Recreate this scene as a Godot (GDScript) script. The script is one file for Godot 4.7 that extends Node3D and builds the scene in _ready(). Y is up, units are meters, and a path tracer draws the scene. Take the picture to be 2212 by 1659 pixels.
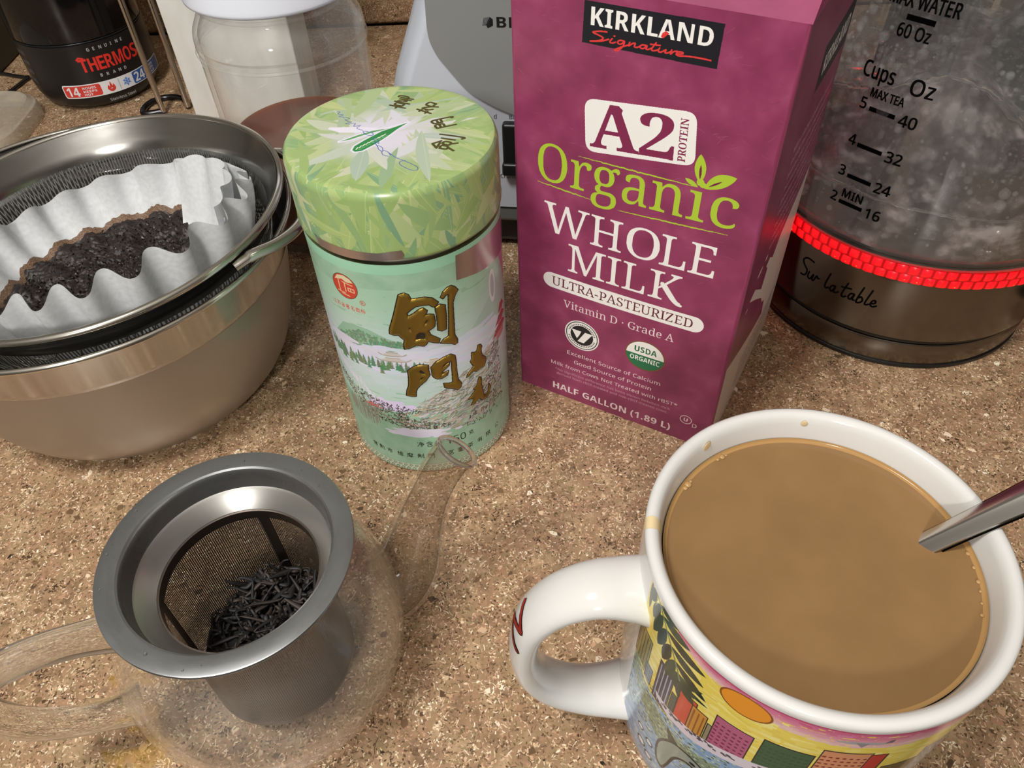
extends Node3D
# A kitchen counter seen from close above: tea things, milk, a mug of milky coffee. Metres, y up, the counter top is y = 0.

var rng := RandomNumberGenerator.new()
var mats := {}
var names := {}

func _ready():
	rng.seed = 7
	# ---- camera ----
	var cam := Camera3D.new()
	cam.name = "camera"
	add_child(cam)
	cam.transform = Transform3D(Basis(Vector3(0.99909468, -0.02902929, 0.03109871), Vector3(0.0425421, 0.68174856, -0.73034859), Vector3(0.0, 0.73101040, 0.68236633)), Vector3(0, 0.27908, 0))
	cam.fov = 53.05
	cam.near = 0.01
	cam.far = 20.0
	# ---- sky behind the closed room, exposure ----
	var we := WorldEnvironment.new()
	we.name = "world_environment"
	var env := Environment.new()
	env.background_mode = Environment.BG_COLOR
	env.background_color = Color(0, 0, 0)
	env.tonemap_mode = Environment.TONE_MAPPER_LINEAR
	env.tonemap_exposure = 0.44
	env.sdfgi_enabled = true
	env.ssao_enabled = true
	env.ssil_enabled = true
	we.environment = env
	add_child(we)
	# ---- lamps (outside the frame; the second is an added frontal fill) ----
	pendant_lamp(Vector3(-0.25, 0.80, 0.02), 0.085, 0.98, Color(1.0, 0.985, 0.965), "opal glass globe lamp hanging low over the left of the counter")
	pendant_lamp(Vector3(-0.25, 0.95, 1.20), 0.085, 2.3, Color(1.0, 0.985, 0.965), "added frontal fill lamp, an opal glass globe higher behind the camera")
	# ---- the room ----
	room()
	countertop()
	# ---- things on the counter, largest first ----
	milk_carton()
	mixing_bowl()
	sieve()
	coffee_filter()
	electric_kettle()
	tea_tin()
	teapot()
	tea_infuser()
	coffee_mug()
	teaspoon()
	toaster()
	honey_jar()
	vacuum_bottle()
	white_box()
	wire_stand()
	plastic_tub()
	black_wire()
	dark_box()

# ======================= nodes =======================
func numbered(n: String) -> String:
	var k: int = names.get(n, -1) + 1
	names[n] = k
	return n if k == 0 else "%s_%03d" % [n, k]

func thing(called: String, label: String, category: String, at := Vector3.ZERO, group := "") -> Node3D:
	var o := Node3D.new()
	o.name = numbered(called)
	add_child(o)
	o.position = at
	tag(o, label, category, group)
	return o

func tag(o: Node, label: String, category: String, group := "", kind := "") -> void:
	o.set_meta("label", label)
	o.set_meta("category", category)
	if group != "":
		o.set_meta("group", group)
	if kind != "":
		o.set_meta("kind", kind)

func obj(parent: Node, called: String, mesh: Mesh, m: Material, label := "") -> MeshInstance3D:
	var o := MeshInstance3D.new()
	o.name = called
	o.mesh = mesh
	if m:
		o.material_override = m
	parent.add_child(o, true)
	if label != "":
		o.set_meta("label", label)
	return o

# ======================= materials =======================
func M(n: String, c: Color, rough := 0.5, metal := 0.0) -> StandardMaterial3D:
	if mats.has(n):
		return mats[n]
	var m := StandardMaterial3D.new()
	m.resource_name = n
	m.albedo_color = c
	m.roughness = rough
	m.metallic = metal
	mats[n] = m
	return m

func C8(r: int, g: int, b: int) -> Color:
	return Color8(r, g, b)

func pane(n: String, c: Color, alpha := 0.04, rough := 0.02) -> StandardMaterial3D:
	var m := M(n, Color(c.r, c.g, c.b, alpha), rough)
	m.transparency = BaseMaterial3D.TRANSPARENCY_ALPHA
	return m

func textured(n: String, im: Image, rough := 0.5, metal := 0.0) -> StandardMaterial3D:
	var m := M(n, Color.WHITE, rough, metal)
	m.albedo_texture = ImageTexture.create_from_image(im)
	return m

# ======================= meshes =======================
class MB:
	var v := PackedVector3Array()
	var n := PackedVector3Array()
	var uv := PackedVector2Array()
	var ix := PackedInt32Array()
	func add(p: Vector3, nn: Vector3, t := Vector2.ZERO) -> int:
		v.append(p); n.append(nn); uv.append(t)
		return v.size() - 1
	func tri(a: int, b: int, c: int) -> void:
		var g := (v[b] - v[a]).cross(v[c] - v[a])
		if g.length_squared() < 1e-22:
			return
		if g.dot(n[a] + n[b] + n[c]) > 0.0:
			ix.append_array(PackedInt32Array([a, c, b]))
		else:
			ix.append_array(PackedInt32Array([a, b, c]))
	func quad(a: int, b: int, c: int, d: int) -> void:
		tri(a, b, c); tri(a, c, d)
	func flat(a: Vector3, b: Vector3, c: Vector3, d: Vector3, nn: Vector3, uvs := [Vector2(0, 1), Vector2(1, 1), Vector2(1, 0), Vector2(0, 0)]) -> void:
		quad(add(a, nn, uvs[0]), add(b, nn, uvs[1]), add(c, nn, uvs[2]), add(d, nn, uvs[3]))
	func box(lo: Vector3, hi: Vector3) -> void:
		var s := hi - lo
		for ax in 3:
			for sg in [0.0, 1.0]:
				var nn := Vector3.ZERO; nn[ax] = sg * 2 - 1
				var u := (ax + 1) % 3; var w := (ax + 2) % 3
				var p := [Vector3.ZERO, Vector3.ZERO, Vector3.ZERO, Vector3.ZERO]
				for k in 4:
					var q := lo
					q[ax] = lo[ax] + s[ax] * sg
					q[u] = lo[u] + s[u] * (1.0 if k == 1 or k == 2 else 0.0)
					q[w] = lo[w] + s[w] * (1.0 if k >= 2 else 0.0)
					p[k] = q
				flat(p[0], p[1], p[2], p[3], nn)
	# a box with rounded vertical and horizontal edges
	func rbox(lo: Vector3, hi: Vector3, r: float, seg := 4) -> void:
		var c := (lo + hi) * 0.5; var h := (hi - lo) * 0.5
		r = minf(r, minf(h.x, minf(h.y, h.z)))
		var core := h - Vector3.ONE * r
		for ax in 3:
			for sg in [-1.0, 1.0]:
				var u := (ax + 1) % 3; var w := (ax + 2) % 3
				var ts := []
				for k in seg + 1: ts.append([-1.0, tan(-PI / 4 + PI / 4 * k / seg)])
				for k in seg + 1: ts.append([1.0, tan(PI / 4 * k / seg)])
				var ids := []
				for a in ts:
					var row := []
					for b in ts:
						var d := Vector3.ZERO
						d[ax] = sg; d[u] = a[1]; d[w] = b[1]
						d = d.normalized()
						var p := Vector3.ZERO
						p[ax] = sg * core[ax]; p[u] = a[0] * core[u]; p[w] = b[0] * core[w]
						row.append(add(c + p + d * r, d, Vector2((p[u] + d[u] * r) / (2 * h[u]) + 0.5, 0.5 - (p[w] + d[w] * r) / (2 * h[w]))))
					ids.append(row)
				for i in ts.size() - 1:
					for j in ts.size() - 1:
						quad(ids[i][j], ids[i + 1][j], ids[i + 1][j + 1], ids[i][j + 1])
	func done(into: ArrayMesh = null, m: Material = null, second := false) -> ArrayMesh:
		var a := []
		a.resize(Mesh.ARRAY_MAX)
		a[Mesh.ARRAY_VERTEX] = v; a[Mesh.ARRAY_NORMAL] = n; a[Mesh.ARRAY_TEX_UV] = uv; a[Mesh.ARRAY_INDEX] = ix
		if second:
			a[Mesh.ARRAY_TEX_UV2] = uv
		if into == null:
			into = ArrayMesh.new()
		into.add_surface_from_arrays(Mesh.PRIMITIVE_TRIANGLES, a)
		if m:
			into.surface_set_material(into.get_surface_count() - 1, m)
		return into

func P2(a: Array) -> PackedVector2Array:
	var o := PackedVector2Array()
	for i in range(0, a.size(), 2):
		o.append(Vector2(a[i], a[i + 1]))
	return o

# Catmull-Rom through the points
func spline(p: PackedVector2Array, n := 6, closed := false) -> PackedVector2Array:
	var o := PackedVector2Array()
	var m := p.size()
	for i in (m if closed else m - 1):
		var a := p[(i - 1 + m) % m] if closed or i > 0 else p[0]
		var b := p[i]
		var c := p[(i + 1) % m]
		var d := p[(i + 2) % m] if closed or i + 2 < m else p[m - 1]
		for k in n:
			o.append(b.cubic_interpolate(c, a, d, float(k) / n))
	if not closed:
		o.append(p[m - 1])
	return o

func spline3(p: Array, n := 8) -> PackedVector3Array:
	var o := PackedVector3Array()
	for i in p.size() - 1:
		var a: Vector3 = p[maxi(i - 1, 0)]
		var b: Vector3 = p[i]
		var c: Vector3 = p[i + 1]
		var d: Vector3 = p[mini(i + 2, p.size() - 1)]
		for k in n:
			o.append(b.cubic_interpolate(c, a, d, float(k) / n))
	o.append(p[p.size() - 1])
	return o

func ring_dir(t: float) -> Vector3:   # angle 0 looks to +z, grows to +x
	return Vector3(sin(t), 0, cos(t))

# a turned shape: profile of (radius, height) metres, walked up the outside and down the inside
func lathe_into(b: MB, prof: PackedVector2Array, seg := 96, sharp := 0.7, y_uv := Vector2.ZERO, wob := 0.0) -> void:
	var m := prof.size()
	var len := PackedFloat32Array([0.0])
	for i in range(1, m):
		len.append(len[i - 1] + prof[i].distance_to(prof[i - 1]))
	var rows := []    # [point, normal, v]
	for i in m:
		var t0 := (prof[i] - prof[i - 1]).normalized() if i > 0 else (prof[1] - prof[0]).normalized()
		var t1 := (prof[i + 1] - prof[i]).normalized() if i < m - 1 else t0
		var v := len[i] / len[m - 1] if y_uv == Vector2.ZERO else 1.0 - (prof[i].y - y_uv.x) / (y_uv.y - y_uv.x)
		if absf(t0.angle_to(t1)) > sharp:
			rows.append([prof[i], Vector2(t0.y, -t0.x), v, false])
			rows.append([prof[i], Vector2(t1.y, -t1.x), v, true])
		else:
			var t := (t0 + t1).normalized()
			rows.append([prof[i], Vector2(t.y, -t.x), v, false])
	var first := b.v.size()
	for r in rows:
		for k in seg + 1:
			var a := TAU * k / seg - PI
			var d := ring_dir(a)
			var rr: float = r[0].x * (1.0 + wob * sin(a * 3.0 + 1.0))
			b.add(d * rr + Vector3(0, r[0].y, 0), d * r[1].x + Vector3(0, r[1].y, 0), Vector2(float(k) / seg, r[2]))
	for i in rows.size() - 1:
		if rows[i + 1][3]:
			continue
		for k in seg:
			var q := first + i * (seg + 1) + k
			b.quad(q, q + 1, q + seg + 2, q + seg + 1)

func lathe(prof: Array, seg := 96, sharp := 0.7, y_uv := Vector2.ZERO) -> ArrayMesh:
	var b := MB.new()
	lathe_into(b, P2(prof), seg, sharp, y_uv)
	return b.done()

# a tube along a path; radius may be a number or a function of 0..1 returning Vector2 (two half axes)
func tube_into(b: MB, path: PackedVector3Array, rad, seg := 12, closed := false, caps := true, up := Vector3.UP) -> void:
	var m := path.size()
	var total := 0.0
	var s := PackedFloat32Array([0.0])
	for i in range(1, m):
		total += path[i].distance_to(path[i - 1])
		s.append(total)
	var first := b.v.size()
	var side := Vector3.ZERO
	var tan0 := Vector3.ZERO
	var tan1 := Vector3.ZERO
	for i in m:
		var t: Vector3
		if closed:
			t = (path[(i + 1) % m] - path[(i - 1 + m) % m]).normalized()
		else:
			t = (path[mini(i + 1, m - 1)] - path[maxi(i - 1, 0)]).normalized()
		if i == 0:
			side = t.cross(up)
			if side.length() < 0.01:
				side = t.cross(Vector3.RIGHT)
			tan0 = t
		tan1 = t
		side = (side - t * side.dot(t)).normalized()
		var top := side.cross(t).normalized()
		var r := Vector2.ONE * float(rad) if rad is float or rad is int else Vector2(rad.call(s[i] / maxf(total, 1e-6)))
		for k in seg + 1:
			var a := TAU * k / seg
			var d := side * cos(a) * r.x + top * sin(a) * r.y
			var nn := (side * cos(a) * r.y + top * sin(a) * r.x).normalized()
			b.add(path[i] + d, nn, Vector2(float(k) / seg, s[i] / maxf(total, 1e-6)))
	for i in (m if closed else m - 1):
		for k in seg:
			var p := first + i * (seg + 1) + k
			var q := first + ((i + 1) % m) * (seg + 1) + k
			b.quad(p, p + 1, q + 1, q)
	if caps and not closed:
		for e in [[0, -tan0], [m - 1, tan1]]:
			var c := b.add(path[e[0]], e[1])
			var row := []
			for k in seg + 1:
				row.append(b.add(b.v[first + e[0] * (seg + 1) + k], e[1]))
			for k in seg:
				b.tri(c, row[k], row[k + 1])

func tube(path: PackedVector3Array, rad, seg := 12, closed := false, caps := true, up := Vector3.UP) -> ArrayMesh:
	var b := MB.new()
	tube_into(b, path, rad, seg, closed, caps, up)
	return b.done()

func circle_path(c: Vector3, r: float, n: int) -> PackedVector3Array:
	var o := PackedVector3Array()
	for k in n:
		o.append(c + ring_dir(TAU * k / n) * r)
	return o

# a surface from a grid of points given by f(u, v); normals point where flip says
func grid_into(b: MB, nu: int, nv: int, f: Callable, closed_u := false, flip := false) -> void:
	var p := []
	for j in nv + 1:
		var row := PackedVector3Array()
		for i in nu + 1:
			row.append(f.call(float(i) / nu, float(j) / nv))
		p.append(row)
	var first := b.v.size()
	for j in nv + 1:
		for i in nu + 1:
			var i0 := i - 1; var i1 := i + 1
			if closed_u:
				if i == 0: i0 = nu - 1
				if i == nu: i1 = 1
			else:
				i0 = maxi(i0, 0); i1 = mini(i1, nu)
			var du: Vector3 = p[j][i1] - p[j][i0]
			var dv: Vector3 = p[mini(j + 1, nv)][i] - p[maxi(j - 1, 0)][i]
			if du.length() < 1e-7:
				var jj := j + 1 if j == 0 else j - 1
				du = p[jj][i1] - p[jj][i0]
			var nn := du.cross(dv).normalized()
			b.add(p[j][i], -nn if flip else nn, Vector2(float(i) / nu, float(j) / nv))
	for j in nv:
		for i in nu:
			var q := first + j * (nu + 1) + i
			b.quad(q, q + 1, q + nu + 2, q + nu + 1)

# a flat or bent plate: 2-D outline (mm) pushed out to thickness, each point placed by where(x, y, out)
func plate_into(b: MB, outline: PackedVector2Array, where: Callable, thick: float) -> void:
	var tr := Geometry2D.triangulate_polygon(outline)
	var c := Vector2.ZERO
	for q in outline: c += q
	c /= outline.size()
	var f := func(q: Vector2) -> Vector3:
		var o: Vector3 = where.call(q.x, q.y, 0.0)
		return (Vector3(where.call(q.x, q.y, 1.0)) - o).normalized()
	var top := []
	for q in outline:
		top.append(b.add(where.call(q.x, q.y, thick), f.call(q), q * 0.01))
	for i in range(0, tr.size(), 3):
		b.tri(top[tr[i]], top[tr[i + 1]], top[tr[i + 2]])
	var sgn := -1.0 if Geometry2D.is_polygon_clockwise(outline) else 1.0
	for i in outline.size():
		var q0 := outline[i]; var q1 := outline[(i + 1) % outline.size()]
		var e := q1 - q0
		var off := Vector2(e.y, -e.x).normalized() * 0.01 * sgn
		var mid := (q0 + q1) * 0.5
		var nn := (Vector3(where.call(mid.x + off.x, mid.y + off.y, 0.0)) - Vector3(where.call(mid.x, mid.y, 0.0))).normalized()
		b.quad(b.add(where.call(q0.x, q0.y, 0.0), nn), b.add(where.call(q1.x, q1.y, 0.0), nn), b.add(where.call(q1.x, q1.y, thick), nn), b.add(where.call(q0.x, q0.y, thick), nn))

# an outline whose top and bottom are functions of x, bent onto a surface in narrow columns
func strip_tris(p: PackedVector2Array, step: float) -> PackedVector2Array:
	var r := bounds(p)
	var n := int(r.size.x / step) + 1
	var cols := []
	for i in n + 1:
		var x := r.position.x + clampf(r.size.x * i / n, 0.001, r.size.x - 0.001)
		var lo := 1e9
		var hi := -1e9
		for k in p.size():
			var a := p[k]; var b := p[(k + 1) % p.size()]
			if (a.x <= x) != (b.x <= x):
				var y := a.y + (b.y - a.y) * (x - a.x) / (b.x - a.x)
				lo = minf(lo, y); hi = maxf(hi, y)
		cols.append([x, lo, hi])
	var o := PackedVector2Array()
	for i in n:
		var a: Array = cols[i]; var b: Array = cols[i + 1]
		o.append_array(PackedVector2Array([Vector2(a[0], a[1]), Vector2(b[0], b[1]), Vector2(b[0], b[2]), Vector2(a[0], a[1]), Vector2(b[0], b[2]), Vector2(a[0], a[2])]))
	return o

# flat marks (lists of 2-D triangles) laid on a surface
func marks(tris: PackedVector2Array, where: Callable) -> ArrayMesh:
	var b := MB.new()
	for i in range(0, tris.size() - 2, 3):
		var id := []
		for k in 3:
			var q := tris[i + k]
			var o: Vector3 = where.call(q.x, q.y, 0.0)
			id.append(b.add(o, (Vector3(where.call(q.x, q.y, 1.0)) - o).normalized()))
		b.tri(id[0], id[1], id[2])
	return b.done()

# ======================= flat print: text, strokes, pictures =======================
var fonts := {}
func font_of(n: String) -> SystemFont:
	if not fonts.has(n):
		var f := SystemFont.new()
		f.font_names = PackedStringArray(["Droid Serif" if n.begins_with("serif") else "Droid Sans"])
		f.font_weight = 700 if n.ends_with("bold") else 400
		fonts[n] = f
	return fonts[n]

var caps_of := {}
func raw_text(s: String, font: String) -> PackedVector2Array:
	var t := TextMesh.new()
	t.font = font_of(font)
	t.text = s
	t.font_size = 96
	t.pixel_size = 0.01
	t.depth = 0.0
	t.curve_step = 1.0
	t.horizontal_alignment = HORIZONTAL_ALIGNMENT_LEFT
	var a := t.get_mesh_arrays()
	var o := PackedVector2Array()
	var v: PackedVector3Array = a[Mesh.ARRAY_VERTEX]
	var ix: PackedInt32Array = a[Mesh.ARRAY_INDEX]
	for i in ix:
		o.append(Vector2(v[i].x, v[i].y))
	return o

func bounds(t: PackedVector2Array) -> Rect2:
	var r := Rect2(t[0], Vector2.ZERO)
	for q in t: r = r.expand(q)
	return r

# text as triangles: left end of the baseline at x, y; capital height and total width in mm (width 0: natural)
func text(s: String, font: String, x: float, y: float, cap: float, width := 0.0, turn := 0.0) -> PackedVector2Array:
	if not caps_of.has(font):
		var hb := bounds(raw_text("H", font))
		caps_of[font] = [hb.size.y, hb.position.y]
	var t := raw_text(s, font)
	var r := bounds(t)
	var k: float = cap / caps_of[font][0]
	var kx := k if width == 0.0 else width / r.size.x
	var o := PackedVector2Array()
	for q in t:
		o.append(Vector2(x, y) + Vector2((q.x - r.position.x) * kx, (q.y - caps_of[font][1]) * k).rotated(turn))
	return o

func stroke(p: PackedVector2Array, w, o := PackedVector2Array()) -> PackedVector2Array:
	var m := p.size()
	for i in m - 1:
		var w0: float = (w if w is float or w is int else w.call(float(i) / (m - 1))) * 0.5
		var w1: float = (w if w is float or w is int else w.call(float(i + 1) / (m - 1))) * 0.5
		var d := (p[i + 1] - p[i]).normalized()
		var s := Vector2(-d.y, d.x)
		o.append_array(PackedVector2Array([p[i] + s * w0, p[i] - s * w0, p[i + 1] - s * w1, p[i] + s * w0, p[i + 1] - s * w1, p[i + 1] + s * w1]))
		for k in 6:
			o.append_array(PackedVector2Array([p[i], p[i] + Vector2(w0, 0).rotated(TAU * k / 6), p[i] + Vector2(w0, 0).rotated(TAU * (k + 1) / 6)]))
	return o

func polygon(p: PackedVector2Array) -> PackedVector2Array:
	var o := PackedVector2Array()
	for i in Geometry2D.triangulate_polygon(p):
		o.append(p[i])
	return o

func ellipse(c: Vector2, rx: float, ry: float, n := 32, turn := 0.0) -> PackedVector2Array:
	var o := PackedVector2Array()
	for k in n:
		o.append(c + Vector2(rx * cos(TAU * k / n), ry * sin(TAU * k / n)).rotated(turn))
	return o

func ring(c: Vector2, rx: float, ry: float, w: float) -> PackedVector2Array:
	var p := ellipse(c, rx, ry, 40)
	p.append(p[0])
	return stroke(p, w)

func round_rect(x: float, y: float, w: float, h: float, r: float) -> PackedVector2Array:
	var o := PackedVector2Array()
	for k in 4:
		var c := Vector2(x + (w - r if k == 0 or k == 3 else r), y + (h - r if k < 2 else r))
		for j in 7:
			o.append(c + Vector2(r, 0).rotated(PI / 2 * (k + j / 6.0)))
	return o

# strokes written as "x y x y; x y ..." on a 10 x 10 square, y up
func glyph(code: String, x: float, y: float, sx: float, sy: float, w: float, turn := 0.0, soft := false) -> PackedVector2Array:
	var o := PackedVector2Array()
	for part in code.split(";"):
		var f := part.strip_edges().split_floats(" ", false)
		var p := PackedVector2Array()
		for i in range(0, f.size() - 1, 2):
			p.append(Vector2(x, y) + Vector2(f[i] * sx / 10, f[i + 1] * sy / 10).rotated(turn))
		if p.size() > 1:
			stroke(spline(p, 5) if soft else p, w, o)
	return o

class Canvas:
	var im: Image
	var o: Vector2     # mm at the left bottom
	var k: Vector2     # pixels per mm
	func _init(image: Image, x0: float, y0: float, wide: float, high: float):
		im = image
		o = Vector2(x0, y0)
		k = Vector2(image.get_width() / wide, image.get_height() / high)
	func px(q: Vector2) -> Vector2:
		return Vector2((q.x - o.x) * k.x, im.get_height() - (q.y - o.y) * k.y)
	func fill(t: PackedVector2Array, c: Color) -> void:
		for i in range(0, t.size() - 2, 3):
			var a := px(t[i]); var b := px(t[i + 1]); var d := px(t[i + 2])
			var y0 := maxi(int(ceil(minf(a.y, minf(b.y, d.y)) - 0.5)), 0)
			var y1 := mini(int(floor(maxf(a.y, maxf(b.y, d.y)) - 0.5)), im.get_height() - 1)
			for y in range(y0, y1 + 1):
				var yc := y + 0.5
				var lo := 1e9; var hi := -1e9
				for e in [[a, b], [b, d], [d, a]]:
					var p: Vector2 = e[0]; var q: Vector2 = e[1]
					if (p.y <= yc) != (q.y <= yc):
						var x := p.x + (q.x - p.x) * (yc - p.y) / (q.y - p.y)
						lo = minf(lo, x); hi = maxf(hi, x)
				var x0 := int(ceil(lo - 0.5)); var x1 := int(ceil(hi - 0.5))
				if x1 > x0:
					im.fill_rect(Rect2i(x0, y, x1 - x0, 1), c)

func noise_bytes(w: int, h: int, sd: int, freq: float, oct := 4, kind := FastNoiseLite.TYPE_SIMPLEX_SMOOTH) -> PackedByteArray:
	var n := FastNoiseLite.new()
	n.seed = sd
	n.noise_type = kind
	n.frequency = freq
	n.fractal_octaves = oct
	return n.get_seamless_image(w, h).get_data()

# a picture coloured from noise through a ramp of [position, colour]
func ramp_image(w: int, h: int, sd: int, freq: float, ramp: Array, oct := 4, kind := FastNoiseLite.TYPE_SIMPLEX_SMOOTH) -> Image:
	var d := noise_bytes(w, h, sd, freq, oct, kind)
	var lut := PackedByteArray()
	lut.resize(768)
	var g := Gradient.new()
	var off := PackedFloat32Array(); var col := PackedColorArray()
	for r in ramp:
		off.append(r[0]); col.append(r[1])
	g.offsets = off; g.colors = col
	for i in 256:
		var c := g.sample(i / 255.0)
		lut[3 * i] = c.r8; lut[3 * i + 1] = c.g8; lut[3 * i + 2] = c.b8
	var out := PackedByteArray()
	out.resize(w * h * 3)
	for i in w * h:
		var q := d[i] * 3
		out[3 * i] = lut[q]; out[3 * i + 1] = lut[q + 1]; out[3 * i + 2] = lut[q + 2]
	return Image.create_from_data(w, h, false, Image.FORMAT_RGB8, out)

func gray_tex(w: int, h: int, sd: int, freq: float, lo: float, hi: float, oct := 4) -> ImageTexture:
	return ImageTexture.create_from_image(ramp_image(w, h, sd, freq, [[0.0, Color(lo, lo, lo)], [1.0, Color(hi, hi, hi)]], oct))

func shade(c: Color, f: float) -> Color:
	return Color(clampf(c.r * f, 0, 1), clampf(c.g * f, 0, 1), clampf(c.b * f, 0, 1), c.a)

# ======================= room, lamps, counter =======================
func pendant_lamp(at: Vector3, r: float, energy: float, c: Color, label: String) -> void:
	var t := thing("pendant_lamp", label, "lamp", at)
	var glow := M("lamp_glow", Color.WHITE, 0.4)
	glow.emission_enabled = true
	glow.emission = c
	glow.emission_energy_multiplier = 6.0
	var s := SphereMesh.new()
	s.radius = r; s.height = 2 * r; s.radial_segments = 48; s.rings = 24
	obj(t, "lamp_bulb", s, glow)
	obj(t, "canopy", lathe([0, r * 0.86, r * 0.55, r * 0.86, r * 0.5, r * 1.2, 0.006, r * 1.35, 0, r * 1.35], 32), M("lamp_metal", C8(70, 66, 60), 0.35, 1.0))
	obj(t, "cord", tube(PackedVector3Array([Vector3(0, r * 1.3, 0), Vector3(0, 1.49 - at.y, 0)]), 0.003, 8), M("lamp_cord", C8(40, 38, 36), 0.6))
	var l := OmniLight3D.new()
	l.name = "lamp_light"
	l.light_color = c
	l.light_energy = energy
	l.light_size = r
	l.omni_range = 6.0
	l.omni_attenuation = 2.0
	l.shadow_enabled = true
	t.add_child(l)

func slab(called: String, lo: Vector3, hi: Vector3, m: Material) -> void:
	var b := MB.new()
	b.box(lo, hi)
	var o := obj(self, called, b.done(), m)
	o.set_meta("kind", "structure")
	o.set_meta("label", "plain painted surface of the kitchen room")

func room() -> void:
	var paint := M("wall_paint", C8(150, 146, 138), 0.8)
	slab("wall_back", Vector3(-2.0, -0.91, -0.86), Vector3(2.0, 1.5, -0.722), M("wall_back_paint", C8(120, 116, 108), 0.8))
	slab("wall_left", Vector3(-2.1, -0.91, -0.86), Vector3(-2.0, 1.5, 2.5), paint)
	slab("wall_right", Vector3(2.0, -0.91, -0.86), Vector3(2.1, 1.5, 2.5), paint)
	slab("wall_front", Vector3(-2.1, -0.91, 2.5), Vector3(2.1, 1.5, 2.6), paint)
	slab("ceiling", Vector3(-2.1, 1.5, -0.86), Vector3(2.1, 1.6, 2.6), M("ceiling_paint", C8(212, 210, 206), 0.9))
	slab("floor", Vector3(-2.1, -1.01, -0.86), Vector3(2.1, -0.91, 2.6), M("floor_vinyl", C8(112, 92, 70), 0.5))

# brown speckled stone-look laminate, 0.30 m of it in 2048 pixels
func laminate_image() -> Image:
	var n := 2048
	var im := ramp_image(n, n, 11, 0.010, [[0.0, C8(120, 98, 73)], [0.3, C8(153, 123, 95)], [0.45, C8(170, 136, 107)], [0.58, C8(157, 131, 100)], [0.72, C8(176, 147, 115)], [1.0, C8(200, 170, 136)]], 5)
	var r := RandomNumberGenerator.new()
	r.seed = 21
	var zone := noise_bytes(256, 256, 5, 0.022, 3)
	var fine := noise_bytes(256, 256, 9, 0.06, 2)
	var warm := [C8(204, 167, 132), C8(217, 183, 148), C8(191, 155, 121), C8(185, 146, 117), C8(170, 130, 102)]
	var pale := [C8(230, 204, 169), C8(241, 217, 186), C8(221, 192, 157), C8(252, 232, 207)]
	var dark := [C8(125, 98, 71), C8(110, 87, 63), C8(135, 109, 79), C8(97, 77, 56)]
	var green := [C8(148, 130, 94), C8(131, 116, 84), C8(163, 143, 107)]
	var deep := [C8(67, 50, 36), C8(84, 63, 44), C8(52, 42, 31)]
	var cv := Canvas.new(im, 0, 0, n, n)
	for i in 105000:
		var x := r.randf() * n
		var y := r.randf() * n
		var z := zone[(int(y) >> 3) * 256 + (int(x) >> 3)]
		var f := fine[(int(y) >> 3) * 256 + (int(x) >> 3)]
		var k := r.randf()
		var set: Array = warm
		var big := r.randf_range(2.0, 5.5)
		var thin := r.randf_range(0.18, 0.7)
		if k < 0.30 + (f - 128) * 0.0016:
			set = pale
			thin = r.randf_range(0.14, 0.5)
		elif k < 0.56:
			set = warm
		elif k < 0.86:
			set = dark
		elif k < 0.955:
			set = green if z > 118 else dark
		else:
			set = deep
			big = r.randf_range(1.5, 4.0)
		if r.randf() < 0.012:
			big *= 2.4
			thin = r.randf_range(0.4, 0.9)
		var c: Color = shade(set[r.randi() % set.size()], r.randf_range(0.93, 1.06))
		var a := r.randf() * TAU
		var p := PackedVector2Array()
		if r.randf() < 0.16:
			# a thin curl
			var bend := r.randf_range(-0.9, 0.9)
			var d := Vector2(big * 1.5, 0).rotated(a)
			var q := Vector2(x, y)
			var tri := stroke(PackedVector2Array([q - d, q - d * 0.3 + d.orthogonal() * bend * 0.3, q + d * 0.4 + d.orthogonal() * bend * 0.3, q + d]), r.randf_range(1.2, 2.4))
			cv.fill(tri, c)
		else:
			var m := 4 + r.randi() % 3
			for e in m:
				p.append(Vector2(x, y) + Vector2(big * cos(TAU * e / m) * r.randf_range(0.5, 1.5), big * thin * sin(TAU * e / m) * r.randf_range(0.4, 1.6)).rotated(a))
			for e in m - 2:
				cv.fill(PackedVector2Array([p[0], p[e + 1], p[e + 2]]), c)
	for i in 260:
		var c0 := Vector2(r.randf() * n, r.randf() * n)
		var grp: Array = deep if r.randf() < 0.6 else pale
		for k in r.randi_range(6, 22):
			var q := c0 + Vector2(r.randfn(0, 12), r.randfn(0, 9))
			var l := Vector2(r.randf_range(2, 6), 0).rotated(r.randf() * TAU)
			cv.fill(polygon(leaf_shape(q - l, q + l, r.randf_range(0.8, 2.2))), shade(grp[r.randi() % grp.size()], r.randf_range(0.95, 1.25)))
	return im

# yellow spice stains near the teapot handle, over the whole slab
func stain_image() -> Image:
	var w := 1400
	var h := 340
	var im := Image.create(w, h, false, Image.FORMAT_RGBA8)
	im.fill(Color(0.72, 0.55, 0.12, 0.0))
	var r := RandomNumberGenerator.new()
	r.seed = 4
	for s in [[-0.1435, -0.127, 0.006], [-0.146, -0.121, 0.004], [-0.138, -0.087, 0.006], [-0.142, -0.082, 0.005], [-0.13, -0.093, 0.004], [-0.136, -0.104, 0.003]]:
		for i in 260:
			var q: Vector2 = Vector2(r.randfn(0, 1), r.randfn(0, 1)) * s[2] * 0.6
			var x := int((s[0] + q.x + 1.3) / 2.6 * w)
			var y := int((s[1] + q.y + 0.702) / 0.65 * h)
			if x > 1 and y > 1 and x < w - 2 and y < h - 2:
				im.set_pixel(x, y, Color(0.74, 0.57, 0.16, r.randf_range(0.12, 0.5)))
	return im

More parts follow.
